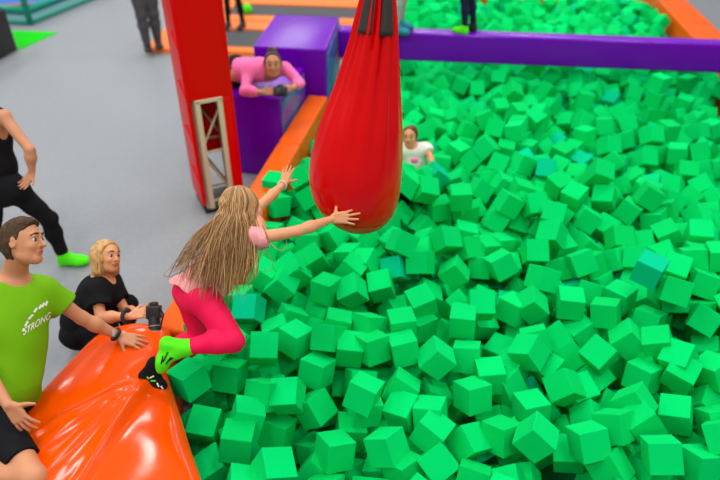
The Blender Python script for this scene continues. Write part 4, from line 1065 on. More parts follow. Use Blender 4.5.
(2645,7769,438,-115,47,-46),(-63,4472,403,150,24,91),(3294,5325,363,-110,-52,116),(-400,5502,271,-112,-9,-180),(210,5784,317,101,4,59),
(2619,7176,369,130,41,-94),(277,3909,457,155,20,117),(23,4797,408,-128,5,155),(3631,6437,328,-10,41,114),(947,6953,349,-36,10,44),(-575,3875,314,71,-65,130),
(795,6301,400,93,-77,-5),(-54,7782,323,-168,38,-100),(1912,5259,381,154,0,134),(-7,8063,552,116,-9,-14),(1252,2640,26,142,44,-42),(-103,6678,388,35,-8,-23),
(2469,7292,348,34,29,-110),(4140,9815,452,80,57,-150),(692,5778,273,-159,11,-102),(1196,9296,414,-94,-8,-64),(-884,2220,73,-68,-4,-67),
(3606,7815,386,165,42,-116),(1736,8544,359,-15,-51,160),(1174,8835,359,48,-41,78),(809,7139,337,173,-69,28),(1355,9417,471,178,29,-149),
(653,2892,63,85,52,-141),(1137,3196,124,-89,4,-17),(1162,3799,315,-13,3,180),(1619,5876,530,-18,-75,169),(4372,7334,360,23,21,90),(321,7523,349,35,-34,-63),
(346,9457,396,-159,37,117),(412,7921,485,16,58,-73),(961,8931,331,99,-6,12),(1625,9281,614,169,78,-18),(3336,8873,492,-157,21,-77),(577,3855,241,-67,21,-128),
(372,8141,563,-88,11,83),(1727,8828,437,-153,42,-160),(3588,10466,467,-144,-26,-47),(3653,8135,552,64,40,-120),(707,9128,419,97,-64,-110),
(1205,7630,421,-64,9,-35),(1136,9509,506,22,-25,-117),(2358,10053,496,65,3,-84),(66,4945,483,-89,-52,-112),(2617,6403,399,-147,-6,43),
(4654,9896,415,-71,42,-147),(-235,3848,256,-162,-57,150),(865,5951,236,31,-46,-65),(-851,3292,192,-11,21,78),(3527,5716,372,85,39,15),(585,6397,300,-78,-20,48),
(3564,8019,463,-138,-16,-44),(1847,8927,530,62,-41,20),(3228,8552,426,-104,49,-74),(294,4890,248,177,-36,62),(1341,7518,397,42,68,94),
(1663,3617,252,17,-62,138),(1414,8742,405,-31,64,-49),(422,5608,397,151,86,148),(1137,2793,73,-40,-44,138),(-598,4713,292,-56,-8,-5),(171,5288,386,71,-10,-78),
(-175,5975,293,-57,-25,-30),(1879,5950,331,41,-25,148),(1954,6343,447,-159,24,-126),(2062,7168,398,-180,0,101),(676,8562,346,78,-30,-157),
(962,9524,432,164,-34,-13),(1250,4199,254,141,-72,32),(2990,10376,521,69,-21,136),(2179,5708,337,-80,27,-137),(1309,6443,411,32,27,-89),
(2524,8984,460,-23,-50,142),(3492,5316,380,30,62,-71),(2093,3620,310,-36,-63,-175),(-217,6895,385,76,2,178),(1875,6549,443,54,-73,-133),
(4029,8868,460,-93,80,-153),(4091,9291,459,45,59,69),(532,4693,583,52,11,63),(183,4719,441,37,-81,-143),(1491,7386,388,-129,-33,159),(3182,9504,475,-165,50,60),
(2956,9280,423,-155,-47,-141),(380,10209,491,-105,7,80),(535,4061,347,53,-10,65),(2028,4717,554,-51,58,114),(1363,8511,307,72,43,-140),
(3123,8959,444,-64,11,-37),(3802,6522,319,46,59,-12),(750,7353,341,77,-45,-2),(1434,3477,346,144,8,107),(1239,6261,387,130,41,27),(4582,10132,425,-73,49,-55),
(1525,4242,367,-25,50,-149),(999,4599,298,-122,7,-155),(729,9686,463,-24,51,-111),(759,1748,456,106,11,-121),(-364,5996,198,-76,34,-87),
(1854,7165,440,172,-79,47),(4108,7110,236,-27,-52,44),(2410,9839,393,99,3,162),(3084,4579,332,-119,-35,82),(2613,8755,489,-46,11,-19),(967,9729,502,62,-4,75),
(4063,10504,398,-36,-11,38),(-670,2186,286,-128,75,-11),(2147,2762,80,-177,1,-80),(1121,2338,79,110,60,16),(-756,2729,61,-143,-32,106),
(533,4582,216,-162,-32,173),(2729,5020,345,160,-63,174),(4009,6715,291,-174,-37,-100),(1772,4200,330,98,34,28),(3130,6729,282,58,18,-158),
(4510,10620,411,177,-37,71),(1338,3401,125,172,38,74),(343,2262,88,-87,-5,56),(631,9336,402,-160,29,8),(2580,5505,314,-58,10,144),(1739,8179,314,19,-42,162),
(3053,7822,432,-157,-6,41),(221,8329,511,-123,-5,87),(955,2400,-47,-33,-42,134),(-658,3468,76,-14,13,-171),(1562,2218,135,-2,38,1),(-772,3479,240,34,76,22),
(938,2317,168,85,-59,-165),(1040,2557,109,54,-39,109),(420,3758,46,-159,8,119),(1075,7466,387,74,9,-35),(2160,3271,565,-179,-35,-122),
(2100,5887,323,-87,52,-159),(1572,6712,479,-97,49,154),(3451,7935,356,17,-40,60),(1972,10187,461,-178,53,-48),(602,5228,373,66,-30,5),
(3585,8335,489,-46,-20,-101),(2196,9291,400,167,40,18),(653,10221,473,-170,-45,-100),(2233,3381,173,-99,24,47),(2580,3787,482,112,2,164),
(140,3906,300,-2,-27,23),(3173,5497,284,-83,7,-166),(183,9089,385,-167,-27,-106),(1435,5044,364,-15,22,1),(3317,5885,350,60,62,98),(4423,7559,369,-143,35,169),
(2824,10116,394,-119,-61,-149),(3056,7217,335,157,-18,85),(683,7576,257,-83,5,-101),(981,8323,284,-30,-11,-158),(1974,9571,519,-91,59,154),
(3022,9579,481,-108,-57,-116),(1626,4211,529,-150,-49,32),(1877,2964,55,67,-7,70),(-20,6117,282,103,-14,-126),(1536,9129,402,105,87,-47),
(690,6823,312,39,-45,-19),(453,6993,299,-121,-66,-60),(3937,7625,342,149,41,40),(4567,9810,297,-44,-22,-78),(350,3777,278,-131,42,47),(890,8112,283,-146,42,29),
(789,8778,316,-98,-38,-155),(1406,2151,4,-28,-3,-28),(-242,2676,-31,105,3,-159),(-35,3481,139,58,9,102),(914,3475,236,-17,-23,172),(1691,9279,456,-1,-78,162),
(1296,10203,460,2,32,170),(3653,8540,488,125,-55,-123),(497,9827,361,-179,-4,-161),(776,2330,97,-124,33,-168),(1149,3929,168,81,-79,-103),
(19,4394,267,-73,57,-31),(1652,4821,390,130,-82,-48),(163,2398,144,-40,-2,99),(3045,4253,453,-38,-27,97),(149,7242,308,165,16,159),(993,7840,293,25,38,14),
(3481,9581,449,137,-11,134),(-944,2662,-6,117,83,-49),(1080,3940,-4,160,79,77),(-16,4151,342,-8,22,-144),(2385,7199,211,60,-29,70),(179,7884,268,128,60,-78),
(716,7794,275,176,39,132),(844,7525,325,174,17,167),(3224,10042,458,-128,14,99),(3722,9798,458,65,-12,-121),(2493,5786,313,-127,-3,27),
(2019,8467,292,143,-54,-45),(3263,9317,424,111,-26,108),(3134,10241,417,28,-46,-17),(1628,10519,341,53,34,-89),(1774,3160,253,87,-19,-175),
(1153,3388,50,-178,7,-10),(-288,3153,215,13,-40,73),(179,7917,443,-66,-60,102),(2434,9379,349,-46,34,-86),(2623,4134,397,22,-17,-14),(1948,8266,246,-46,1,-173),
(1104,8501,278,53,-1,-120),(3525,9351,448,113,-31,105),(-252,4996,444,-55,68,-28),(1705,5191,436,-154,5,27),(3705,7068,249,-153,40,-56),
(660,7966,366,105,-45,138),(3557,8901,536,166,5,-168),(4058,10756,433,151,-4,-160),(92,1904,228,-140,-35,-31),(-137,2884,-106,-180,0,-80),
(1904,2852,296,-118,45,-64),(-143,2937,254,32,-71,51),(-521,2568,258,171,32,138),(2095,6080,288,10,-43,5),(1322,9113,348,107,0,-161),(1119,9964,496,114,-14,7),
(1649,10167,337,53,37,-85),(205,3531,30,34,-52,-30),(-393,3562,121,34,-39,-32),(748,4513,240,-108,85,-44),(1241,4915,229,76,-9,-45),(998,5338,258,121,51,-179),
(521,7615,237,148,-81,-159),(1547,3332,229,121,-75,179),(1109,3431,229,91,2,-106),(-174,5610,251,-148,44,122),(1064,5775,331,-93,-21,-101),
(160,8145,455,-112,-50,-155),(4236,9166,384,94,-40,121),(3765,10316,369,-56,13,115),(34,2345,-11,-9,8,-2),(932,3653,134,-72,-29,-84),(1045,4194,279,-15,4,-54),
(2332,8373,290,125,-8,-126),(2974,8563,354,-148,-55,-171),(1470,6781,363,129,-12,78),(1610,8716,300,-147,-52,141),(2563,4716,471,-2,-13,-122),
(1122,6528,363,117,34,10),(2009,8619,371,-60,28,19),(2669,9775,340,-79,57,110),(347,1788,363,-20,-18,42),(381,7221,350,142,-27,18),(1226,7869,384,-52,26,-114),
(2265,8490,442,23,-2,169),(4273,8898,309,-81,-34,-27),(2833,9685,446,154,22,-119),(1341,3892,366,-52,-17,21),(1789,10679,461,-151,85,-107),
(2058,6284,289,-137,-4,-73),(2779,7403,406,48,31,143),(2748,8538,299,-73,-43,21),(2897,5184,301,-116,49,-127),(-140,7271,335,7,-17,-12),
(3824,8328,518,118,-5,151),(3856,9720,368,-65,-26,37),(2957,5588,198,-58,-67,78),(337,5668,230,-6,-90,-25),(2590,7030,230,-90,0,86),(1185,8699,254,66,44,46),
(-24,4690,283,13,-38,69),(3253,8335,337,51,-39,16),(1925,8918,365,157,43,129),(2091,10515,471,96,-15,102),(4556,11387,259,-108,2,-178),
(1805,2286,86,-43,44,-51),(193,2907,54,77,28,87),(-99,3288,174,-96,-12,170),(2027,3783,184,-76,-40,-65),(680,8962,303,34,20,109),(90,3611,225,-34,-65,-107),
(2594,4882,385,-79,0,146),(2543,3141,529,0,-33,-3),(1441,4222,214,39,51,-147),(4044,8028,427,178,-4,-164),(725,3959,296,152,-34,166),(1602,5368,392,22,-25,15),
(2815,7596,420,-123,6,161),(1583,7608,371,-74,-35,51),(287,9747,363,-84,-49,-108),(3984,9586,309,-139,-34,-115),(2581,9999,345,-160,-53,-88),
(-280,2810,108,96,-76,121),(1922,2736,61,33,30,62),(3202,6959,266,-76,-57,63),(2163,4589,408,123,-9,-41),(512,9494,255,-43,-42,-74),(2109,9498,402,117,56,76),
(1885,10426,397,-35,-20,118),(3002,5959,403,-54,0,-163),(466,8593,370,-148,-3,88),(-55,6405,220,-100,9,-127),(145,6215,296,-164,-30,136),
(3122,8712,397,121,-58,86),(488,1987,172,-69,-59,-110),(4555,9283,202,37,-35,46),(1575,4656,398,82,75,165),(1188,5185,315,-54,-21,170),
(2736,9305,408,-149,-82,-63),(2296,10536,398,180,0,-36),(4350,10488,351,12,18,-127),(2836,9455,438,90,78,-25),(2806,4064,417,144,-41,92),
(1310,7030,226,-44,-31,6),(1735,9444,510,-91,-46,160),(405,9980,364,-1,-4,-156),(-841,3126,59,-100,-69,143),(891,3809,71,66,-28,-85),(-723,2365,164,46,-9,84),
(817,3067,109,-15,-51,56),(977,8714,203,63,44,143),(-294,6386,210,-13,-35,80),(2586,6850,237,-99,8,-4),(2960,7395,321,136,-5,112),(3867,7433,220,52,-13,-23),
(2341,8655,420,118,65,-69),(796,9314,293,128,24,-100),(1072,9468,294,-145,-28,-110),(819,10822,337,87,-62,94),(-345,2965,264,36,-24,-94),
(345,7754,331,-124,-46,170),(4734,10724,288,-93,25,76),(878,4749,363,148,73,78),(4288,8029,411,98,-34,117),(1433,10552,474,157,84,-117),
(-217,5827,172,-86,-59,-83),(2016,3257,235,172,86,146),(2885,8133,287,-102,51,-68),(2055,6967,320,154,-58,22),(1393,4472,465,-119,41,-110),
(2494,7758,348,159,-38,-14),(3948,8433,432,0,62,-124),(4138,8706,307,53,-59,71),(2695,9552,347,104,36,-98),(-285,4179,296,152,-36,-31),
(1899,4483,404,-115,70,50),(2209,4386,318,103,21,24),(2270,4809,352,22,-46,-13),(4073,6902,219,-78,31,-166),(628,8350,297,147,-13,-89),
(2919,10659,393,-38,-41,119),(2173,2590,19,-110,-78,-59),(2413,4457,219,-175,-35,-147),(-630,4191,199,-152,-33,-178),(2654,6072,271,30,69,-76),
(2508,8222,283,89,-51,73),(933,9967,498,-16,-7,2),(-418,4320,221,153,44,60),(1487,4477,250,-144,-40,57),(-96,7439,325,-176,-36,-13),(2019,7886,314,79,-36,-96),
(4844,11039,291,79,25,-1),(1172,2423,-73,2,-30,12),(2421,3295,-41,16,60,-80),(387,4991,107,-146,-38,-102),(1954,2114,88,3,43,-129),(207,3735,111,-17,-18,117),
(3543,5240,197,155,70,70),(233,2974,237,-7,-57,67),(2562,5425,156,-79,50,-113),(2949,5810,278,80,-37,-52),(1431,6282,346,-43,51,144),(1158,7222,213,51,13,40),
(1039,7104,276,-57,-18,-142),(3217,7949,368,-139,18,-162),(1930,9379,441,134,11,52),(4063,10041,357,-43,-9,60),(2461,4589,520,-77,-9,146),
(3578,7459,340,-49,-42,-108),(2736,10625,296,85,42,105),(417,4499,110,70,31,-11),(3340,5221,238,-157,-31,-104),(1643,6300,364,-118,77,145),
(637,4879,226,24,86,-47),(1980,4836,436,-30,58,114),(2773,5594,271,159,-44,-70),(339,6148,278,-6,4,-128),(2600,8382,241,-128,37,-161),(2550,8654,370,28,40,100),
(1457,8921,398,39,14,77),(4319,9895,386,-90,-11,-148),(2862,10382,361,101,-60,5),(2750,6567,342,-130,39,-54),(2764,6934,217,13,-81,-21),
(4074,7437,234,-92,-13,-12),(595,10387,360,-135,31,71),(2290,10587,566,-126,-90,-13),(3313,6779,341,-176,-41,-74),(3440,7003,380,-114,-17,8),
(1799,7468,397,118,28,-134),(3805,8013,320,-111,39,-1),(2610,10266,325,-119,-56,-28),(783,2094,65,-72,39,-76),(584,2373,56,107,-35,14),
(1413,2753,89,77,-20,124),(485,2835,134,52,-13,-35),(-628,4419,158,31,18,-93),(2671,4377,291,-89,54,-55),(2882,5925,171,-128,13,26),(3223,6551,232,-176,-3,126),
(928,3961,194,-176,35,39),(1944,4005,255,51,14,-99),(2883,4258,379,37,-35,-8),(3558,6219,289,-141,35,124),(2201,6336,171,133,8,-61),(4283,7354,175,130,-19,167),
(460,7449,210,24,10,-101),(1258,8409,216,-27,43,-140),(1595,8911,291,146,-43,20),(3486,10595,356,-129,-26,82),(2747,5404,215,164,42,49),
(3135,5693,365,-172,-5,-165),(2710,6256,320,143,-18,-108),(1578,9469,369,-109,-76,170),(247,4900,442,92,11,-121),(468,6035,381,23,64,-14),
(210,7623,254,35,13,-144),(1847,8738,318,90,-49,-35),(4033,9062,403,88,53,18),(604,2703,-64,170,30,-13),(-390,2566,91,134,-37,93),(4450,8984,154,-3,50,-68),
(509,6026,189,-157,-35,-72),(3036,6461,277,62,-24,-26),(2274,6780,179,114,-27,-34),(4382,9078,279,54,50,-67),(-200,4340,264,24,-39,118),
(1298,5899,306,66,-39,9),(1667,5848,370,-121,-75,169),(2405,6226,224,-106,-38,-81),(1098,8149,233,-60,-56,92),(3513,8162,329,122,15,-145),
(773,8616,194,-21,-29,-159),(2213,9777,362,42,3,-1),(3268,10663,425,-80,-69,-112),(1543,8073,400,-133,32,-176),(2399,10356,429,-126,-16,-28),
(1078,10176,469,-131,19,-176),(3371,9945,363,26,-52,178),(3592,10011,359,141,-6,113),(3275,10484,397,-148,47,18),(3537,10176,355,168,46,-167),
(1496,3601,-49,117,39,-144),(1341,3983,222,49,7,-172),(284,9398,228,170,-49,83),(781,5566,236,-73,47,-12),(3951,6353,234,2,41,-160),(677,7106,207,-81,18,56),
(680,7365,174,37,27,57),(3480,7234,373,-172,-21,-96),(886,7963,202,38,-25,94),(2385,8862,345,-178,76,105),(3896,10624,342,-156,70,-124),
(25,2921,232,81,14,-101),(2534,3540,411,-65,61,-83),(598,10043,361,152,-85,121),(1041,10841,342,64,-7,41),(214,5112,395,-1,60,11),(970,5716,182,162,-69,75),
(1474,5968,383,135,-27,-9),(2081,8063,279,52,-21,9),(1999,9242,354,72,44,106),(731,10618,326,-36,-47,-2),(3386,10811,486,-138,-71,-49),
(2839,11187,211,53,15,160),(744,5180,262,20,31,-174),(1625,5004,285,-43,-5,82),(1241,5565,456,-144,35,79),(1872,6212,368,151,14,139),
(1623,6966,401,-98,-54,165),(1863,8046,214,-131,34,-122),(529,9226,218,59,34,98),(2132,9031,350,-27,-7,-158),(2512,9142,372,-136,36,-124),
(724,3126,376,179,3,163),(1760,3043,-49,-36,-22,-23),(495,3378,-27,-99,6,-137),(1438,3910,59,-161,54,-58),(656,3442,103,3,-61,-47),(183,4684,232,-2,38,47),
(1298,6075,289,-173,-71,77),(3529,6950,243,-21,21,85),(3763,6875,236,89,-85,-72),(4422,7501,78,-48,5,166),(4075,9801,293,33,4,113),
(1988,3492,187,-139,-35,-171),(351,5896,307,-38,84,-159),(508,7222,203,-93,-47,144),(1378,7305,281,-38,-50,-93),(1592,7254,238,-37,35,114),
(2516,7275,117,-150,-30,-29),(4293,7562,259,-145,-2,-103),(1845,8518,198,-159,-48,122),(4699,9876,163,175,-31,172),(3664,5713,268,-8,39,15),
(2580,6676,243,100,-36,175),(2342,7550,388,79,-64,93),(798,9489,345,-25,-47,-162),(976,9166,270,-3,25,-102),(3032,9116,328,-88,31,-91),(696,9868,402,75,15,92),
(4444,10004,294,-42,-5,-153),(3320,5677,311,92,-27,111),(1537,8475,241,177,79,140),(3745,8743,448,-143,-45,-120),(1267,9812,401,-50,83,132),
(4647,9548,157,23,-15,-84),(1717,11107,319,-60,18,-106),(2583,3957,351,82,7,169),(1507,2762,-88,14,0,-32),(928,4354,258,6,0,-71),(2389,6978,157,15,61,-171),
(-931,2938,267,174,0,170),(-620,3248,115,124,-47,47),(2526,3403,294,-65,16,156),(2700,3345,315,175,-16,-13),(-118,5425,312,-12,-7,15),(601,6631,237,20,36,-76),
(3100,8281,219,-140,-16,43),(484,10873,320,12,73,-88),(1295,2972,94,-80,-33,4),(1945,4328,248,7,34,-68),(-104,5252,391,-150,-29,-79),(1344,10382,404,92,5,-94),
(2872,10893,296,53,-40,-3),(2479,4658,313,-68,-14,175),(1368,8069,293,75,56,95),(3456,8317,263,30,-33,-59),(2747,8946,397,118,-22,-64),
(2568,10827,309,-142,-52,-24),(4380,11328,314,-164,32,105),(4951,11915,103,133,-8,-14),(422,6767,321,109,60,-60),(1924,6783,370,-128,-35,37),
(1196,6814,247,154,-45,-174),(3709,7316,279,-49,16,172),(2799,8721,401,-83,-64,-88),(1837,9090,473,-45,18,93),(2289,9113,331,41,69,153),
(2220,10017,338,-149,34,108),(1803,9795,453,32,29,168),(2569,10454,348,-54,-50,-105),(3581,10857,415,146,46,152),(3789,10881,399,-96,0,85),
(2879,11427,225,31,34,91),(1803,3384,163,-51,12,-134),(738,2210,-70,1,-49,-98),(-378,4529,-73,0,56,-154),(857,2773,127,51,53,-25),(2723,3320,150,164,-1,57),
(3760,6168,212,-9,11,107),(1582,3449,43,105,-16,-94),(-759,3757,211,23,33,-100),(1271,5408,235,-151,-60,135),(1202,5630,217,3,20,60),(396,6512,247,-160,-47,57),
(-68,6732,205,78,11,171),(2130,8274,270,-1,-11,7),(2737,8268,214,-12,-29,135),(1328,8908,254,138,7,107),(261,5454,224,-110,31,87),(2930,7230,181,-72,-24,-5),
(3799,9973,410,-111,-10,69),(4215,10648,330,46,61,-177),(-657,4005,232,-23,-2,19),(583,5045,209,79,8,110),(2418,5552,244,-17,-10,-36),
(3607,5962,231,-127,-19,56),(3342,7427,349,160,-18,-72),(1720,8991,382,24,43,-159),(2065,10903,377,92,-51,-66),(-428,3707,244,93,-50,-82),
(-266,5187,341,-157,32,-47),(-140,6227,226,-79,12,147),(3258,6318,262,138,-2,-30),(2877,8362,231,-103,41,120),(4631,9097,62,0,0,-128),
(1083,10613,406,-124,-48,34),(4111,11178,286,-106,-51,114),(715,4252,249,-116,19,116),(173,3344,-33,-60,-70,-94),(581,2148,75,-139,-49,-104),
(2340,2786,126,73,-63,130),(911,5513,82,-138,-37,-26),(-16,7863,129,-124,-48,-159),(1777,2458,199,-143,-28,125),(20,2566,68,-178,38,-117),
(1586,2890,30,-28,-22,162),(616,4969,43,2,10,154),(-407,5805,163,-148,-6,-1),(2815,6395,251,-159,-26,-120),(2374,6397,83,-46,41,16),(3325,7395,173,25,-14,169),
(3536,7688,270,-45,6,-2),(4147,10435,231,142,-40,-176),(1467,1899,225,-33,-47,-16),(1989,2519,115,13,66,-52),(2237,3126,127,131,-46,44),
(1740,3571,109,-117,-9,31),(1115,4460,214,49,28,-150),(716,4723,230,-90,0,-161),(804,5783,137,106,-17,-28),(2316,5697,196,-75,-12,-44),
(3653,5468,310,-19,27,165),(2489,5933,213,37,4,-152),(244,6622,281,-142,59,95),(478,7799,209,172,-50,176),(2323,7692,274,-53,-49,137),(1401,7778,307,38,55,107),
(3428,8549,432,46,89,-23),(3064,9385,307,45,27,135),(1395,10126,335,152,17,105),(2331,3651,277,109,53,-94),(1802,4680,400,-154,75,73),
(1588,5212,251,-83,25,-99),(3084,6166,317,28,50,-55),(1665,7375,336,48,43,106),(3945,8233,308,-14,47,-135),(797,8446,160,24,-46,-12),(283,9607,266,154,-41,80),
(2708,11526,210,-34,18,-27),(1412,1785,387,72,39,-127),(-515,5109,256,23,-21,-15),(2945,5331,217,53,12,-10),(587,8151,271,-120,32,-7),(3569,8759,401,19,22,-79),
(3412,9135,400,-122,-65,-33),(1660,9634,394,151,7,55),(1418,10967,321,34,47,140),(2747,3542,436,5,-53,-21),(1793,2748,-68,177,-42,-153),
(-696,3294,-67,-77,-18,121),(-222,3515,36,172,-44,-172),(314,3887,-16,8,38,-145),(614,4154,-83,0,-71,107),(408,5147,34,-169,53,-88),(3147,5011,-56,-17,-42,-39),
(473,5314,-41,-64,-24,-93),(843,5320,-4,-122,72,-109),(-642,2169,103,-101,-14,62),(1234,3056,-105,-91,-90,20),(15,3673,21,95,-52,-133),
(608,8872,180,-55,-17,158),(1434,10513,249,132,81,39),(2320,3453,321,86,-55,62),(880,5089,107,-79,6,-15),(2500,5136,250,-47,-33,9),(57,5436,336,43,77,-38),
(1106,5266,147,149,51,105),(2192,7885,201,91,32,76),(1715,8346,241,105,-36,165),(211,9242,287,-142,11,170),(924,9894,333,149,74,-94),
(4299,10319,311,23,-71,-146),(2663,3378,476,-177,-74,150),(2250,4228,276,-77,-15,16),(2733,5289,92,-142,-45,72),(3131,5666,197,-126,82,-101),
(77,5640,314,-40,60,-158),(3856,5922,233,-92,47,-75),(1735,6038,393,-49,58,89),(1129,6367,300,51,-23,83),(1409,7150,142,-43,-28,3),(1243,7390,338,-33,62,110),
(2155,7382,341,109,8,100),(2623,7709,235,78,-47,134),(390,8123,395,172,-9,-63),(4354,7894,321,-169,50,130),(1974,10056,323,47,-51,111),
(2214,10235,315,-66,57,-132),(522,11041,281,-109,-8,-9),(1613,10942,224,-7,20,-71),(3989,10837,298,7,61,116),(1349,2261,152,4,-30,-100),
(2052,4527,273,124,32,-124),(-209,4697,382,-30,-47,47),(3099,5192,270,-62,-3,-22),(3413,6669,217,104,-33,-111),(1517,7032,286,-109,-36,-25),
(1043,7675,241,-72,-20,-6),(15,8024,320,151,-39,130),(4519,8401,256,56,44,83),(173,8859,290,166,-19,-107),(1468,9279,322,86,17,27),(409,10475,449,-123,0,-10),
(978,10865,497,160,18,96),(1232,11186,319,44,57,-31),(3030,4926,269,45,-30,111),(4148,6483,317,-77,-48,115),(6,7008,321,24,63,137),(2581,8860,326,71,44,103),
(1177,9231,254,93,8,109),(3938,10315,300,-46,-33,-50),(675,2455,-106,-90,0,-139),(2147,2421,-53,112,34,22),(954,2746,-8,77,-53,155),
(-382,3390,-48,-144,-24,156),(779,3605,79,-159,16,-164),(1131,3602,66,-65,58,-167),(391,2480,91,-61,-60,37),(1599,2417,96,64,40,144),(-203,3007,51,16,5,173),
(1365,3628,55,126,-44,177),(1247,3950,5,-79,-4,6),(1391,4137,69,128,-3,126),(2022,4351,50,124,8,-1),(2423,4124,274,109,-83,30),(2963,4729,76,39,26,117),
(1072,5040,185,-30,83,-119),(787,5348,171,4,72,-109),(2390,8330,134,20,54,-47),(1193,9288,37,-136,1,-144),(2683,3121,217,-94,55,-2),(-128,4010,241,87,-37,148),
(2092,4746,244,-161,63,-170),(3445,5474,289,15,-25,-103),(2264,5893,229,-134,-10,-54),(2962,6856,183,-123,24,-104),(2692,7296,215,61,50,-62),
(-70,7646,195,-63,-63,-134),(2369,7879,213,-176,10,-101),(36,8113,165,-3,48,-95),(345,8015,231,-11,-87,162),(4253,8044,228,13,65,135),
(1955,8675,206,-173,49,154),(2430,8545,248,-63,-60,-147),(4358,8765,169,-45,43,-43),(888,9650,241,147,36,-54),(756,10243,285,-115,15,-177),
(1807,10614,297,134,85,-107),(4896,11710,57,-139,-6,-101),(2619,3127,379,150,15,111),(1660,3867,223,119,-62,110),(3072,4390,225,-109,-62,-129),
(-357,4859,359,-120,62,100),(2646,5051,54,108,32,-152),(1073,5489,199,33,21,59),(1087,5929,245,-161,-21,166),(2586,6251,157,105,-5,170),
(1473,6559,309,-18,4,-154),(354,7082,161,7,-66,-76),(989,6841,227,29,-53,120),(4315,6826,123,133,-40,-152),(1520,7499,250,142,-40,-77),(3989,7835,310,2,1,73),
(3766,8669,192,-48,57,62),(3379,8741,359,111,-39,-4),(1428,9556,355,159,60,42),(3105,10038,320,-71,34,-163),(4158,10204,289,-16,38,137),
(1439,10746,385,18,5,180),(1546,4033,230,-5,5,-136),(1807,5041,374,-147,41,66),(1279,5724,355,-84,19,72),(1491,5810,236,-160,20,-44),(763,6641,285,-149,-16,3),
(1701,6494,391,180,-2,-170),(109,6811,320,111,37,-178),(3114,7782,238,-148,14,-151),(3742,8584,336,-49,-57,-118),(2488,9604,308,162,34,-17),
(4335,9676,272,112,18,-152),(1887,9903,348,-28,-14,-22),(970,10554,294,40,11,112),(1113,10359,415,76,43,-127),(1521,10333,253,-91,-30,-157),
(4630,10056,247,-112,59,94),(4190,10948,327,-91,42,-86),(3026,11132,253,145,-42,-2),(4006,11412,301,130,14,-139),(246,6339,244,-128,-68,0),
(2069,6483,238,66,-27,25),(192,7024,276,-107,-2,-157),(1164,9048,298,-89,13,109),(2377,10909,425,-40,2,136),(2599,11049,259,147,-62,-132),
(3115,11691,228,136,-32,95),(2294,3588,463,-106,-47,82),(821,1753,300,-109,-5,78),(3132,2507,384,157,71,-151),(2986,2664,342,177,2,-53),
(3278,2624,308,-34,78,105),(2567,3729,325,133,68,-101),(4160,7766,303,93,7,-103),(3406,8948,358,-35,-60,-126),(767,10050,365,94,1,-178),
(1253,10630,311,136,-68,45),(1331,11633,376,5,-3,-143),(2446,1556,304,76,-60,-54),(3110,1708,407,-56,69,-61),(-508,1788,305,-59,-55,-164),
(1250,1654,341,104,6,-26),(2533,2562,405,62,-69,86),(3436,2186,355,50,-3,94),(3308,2606,474,38,-78,-75),(3523,2719,321,79,10,-40),(3400,3057,397,-122,-2,-171),
(3766,3286,316,-82,32,-42),(4155,3810,354,0,26,-97),(3361,4618,347,-44,-25,-60),(1660,6713,318,-41,32,105),(3149,8112,308,-118,46,-123),
(3820,8368,305,82,58,-128),(4168,8169,315,-157,64,142),(257,8660,335,-115,-34,-4),(1042,9699,354,95,-61,172),(1226,9616,370,-55,27,-74),
(1809,9438,318,51,-3,73),(3545,9219,325,-68,56,137),(3671,9383,352,108,-20,-152),(4139,9402,336,-96,59,69),(3272,9574,345,-130,4,154),
(392,10224,303,-98,-25,-6),(3700,10468,331,17,-42,-166),(492,10917,482,-167,73,-88),(3045,10479,386,-164,-60,-91),(966,11243,374,168,-62,140),
(3369,10872,328,-123,71,131),(748,11292,322,-48,60,53),(3086,10797,343,130,36,-47),(3288,11087,339,147,-44,-142),(1170,11492,410,42,-42,-171),
(2392,11839,367,172,26,-25),(2924,1855,424,32,29,87),(106,1537,337,53,60,-79),(3091,1882,331,32,49,-158),(3391,1751,340,92,-37,172),(2692,2425,406,93,3,121),
(3677,2111,349,-144,-6,-45),(2684,2678,308,179,18,-125),(2872,2507,387,-141,-87,20),(3482,2497,479,-155,-14,-33),(3485,2910,497,124,-52,-74),
(4168,3961,427,93,-26,83),(2207,3854,332,-153,35,25),(3396,3852,368,-113,-30,-53),(1702,4492,357,-144,-13,151),(3184,4395,407,180,43,-143),
(3265,4545,490,-71,-44,-162),(1425,4831,326,-56,35,110),(-446,4710,463,38,43,68),(1414,5352,308,43,50,-66),(4447,6344,314,91,-13,77),(3274,7616,304,135,34,85),
(2692,7967,309,-87,34,114),(3745,8232,376,-75,32,62),(308,8286,365,75,56,4),(3806,8836,321,-56,-45,-120),(2699,9083,307,44,-22,-64),(3598,8976,383,118,-75,-96),
(663,9635,304,-124,-50,69),(1914,9650,376,-102,29,-50),(3528,9762,369,169,40,-154),(1157,10060,321,64,40,72),(2868,9841,320,52,22,-12),
(3225,9845,301,-55,2,-47),(3267,10318,337,147,-39,-160),(504,10971,641,-86,-16,-101),(1417,10852,526,78,-71,105),(531,11084,446,25,69,-77),
(730,11085,313,-62,-38,-24),(821,11458,420,137,31,-119),(3189,10975,431,136,-6,123),(3662,11147,330,155,-57,-113),(1849,11482,319,45,30,109),
(2275,11652,360,-128,-51,-28),(-189,1309,381,45,41,-159),(-11,1266,304,-56,42,-180),(665,1272,356,-173,-43,-16),(2320,1272,390,147,79,-168),
(2726,1869,467,48,2,-4),(3663,1523,371,-98,-57,116),(288,1432,326,-58,-49,-165),(2496,1815,316,136,35,-177),(2766,1777,307,-37,-10,-6),
(3190,2039,409,-129,34,-134),(3284,1592,305,-92,-2,-9),(3879,1569,302,80,3,-7),(2550,2298,372,-96,32,107),(2363,2223,312,154,-42,-25),(2640,2180,466,84,32,107),
(2859,2186,379,-76,-18,153),(3794,1998,406,-79,56,-125),(2723,2668,489,88,-72,-121),(2959,2670,529,105,-3,155),(3658,2442,530,-56,-21,-14),
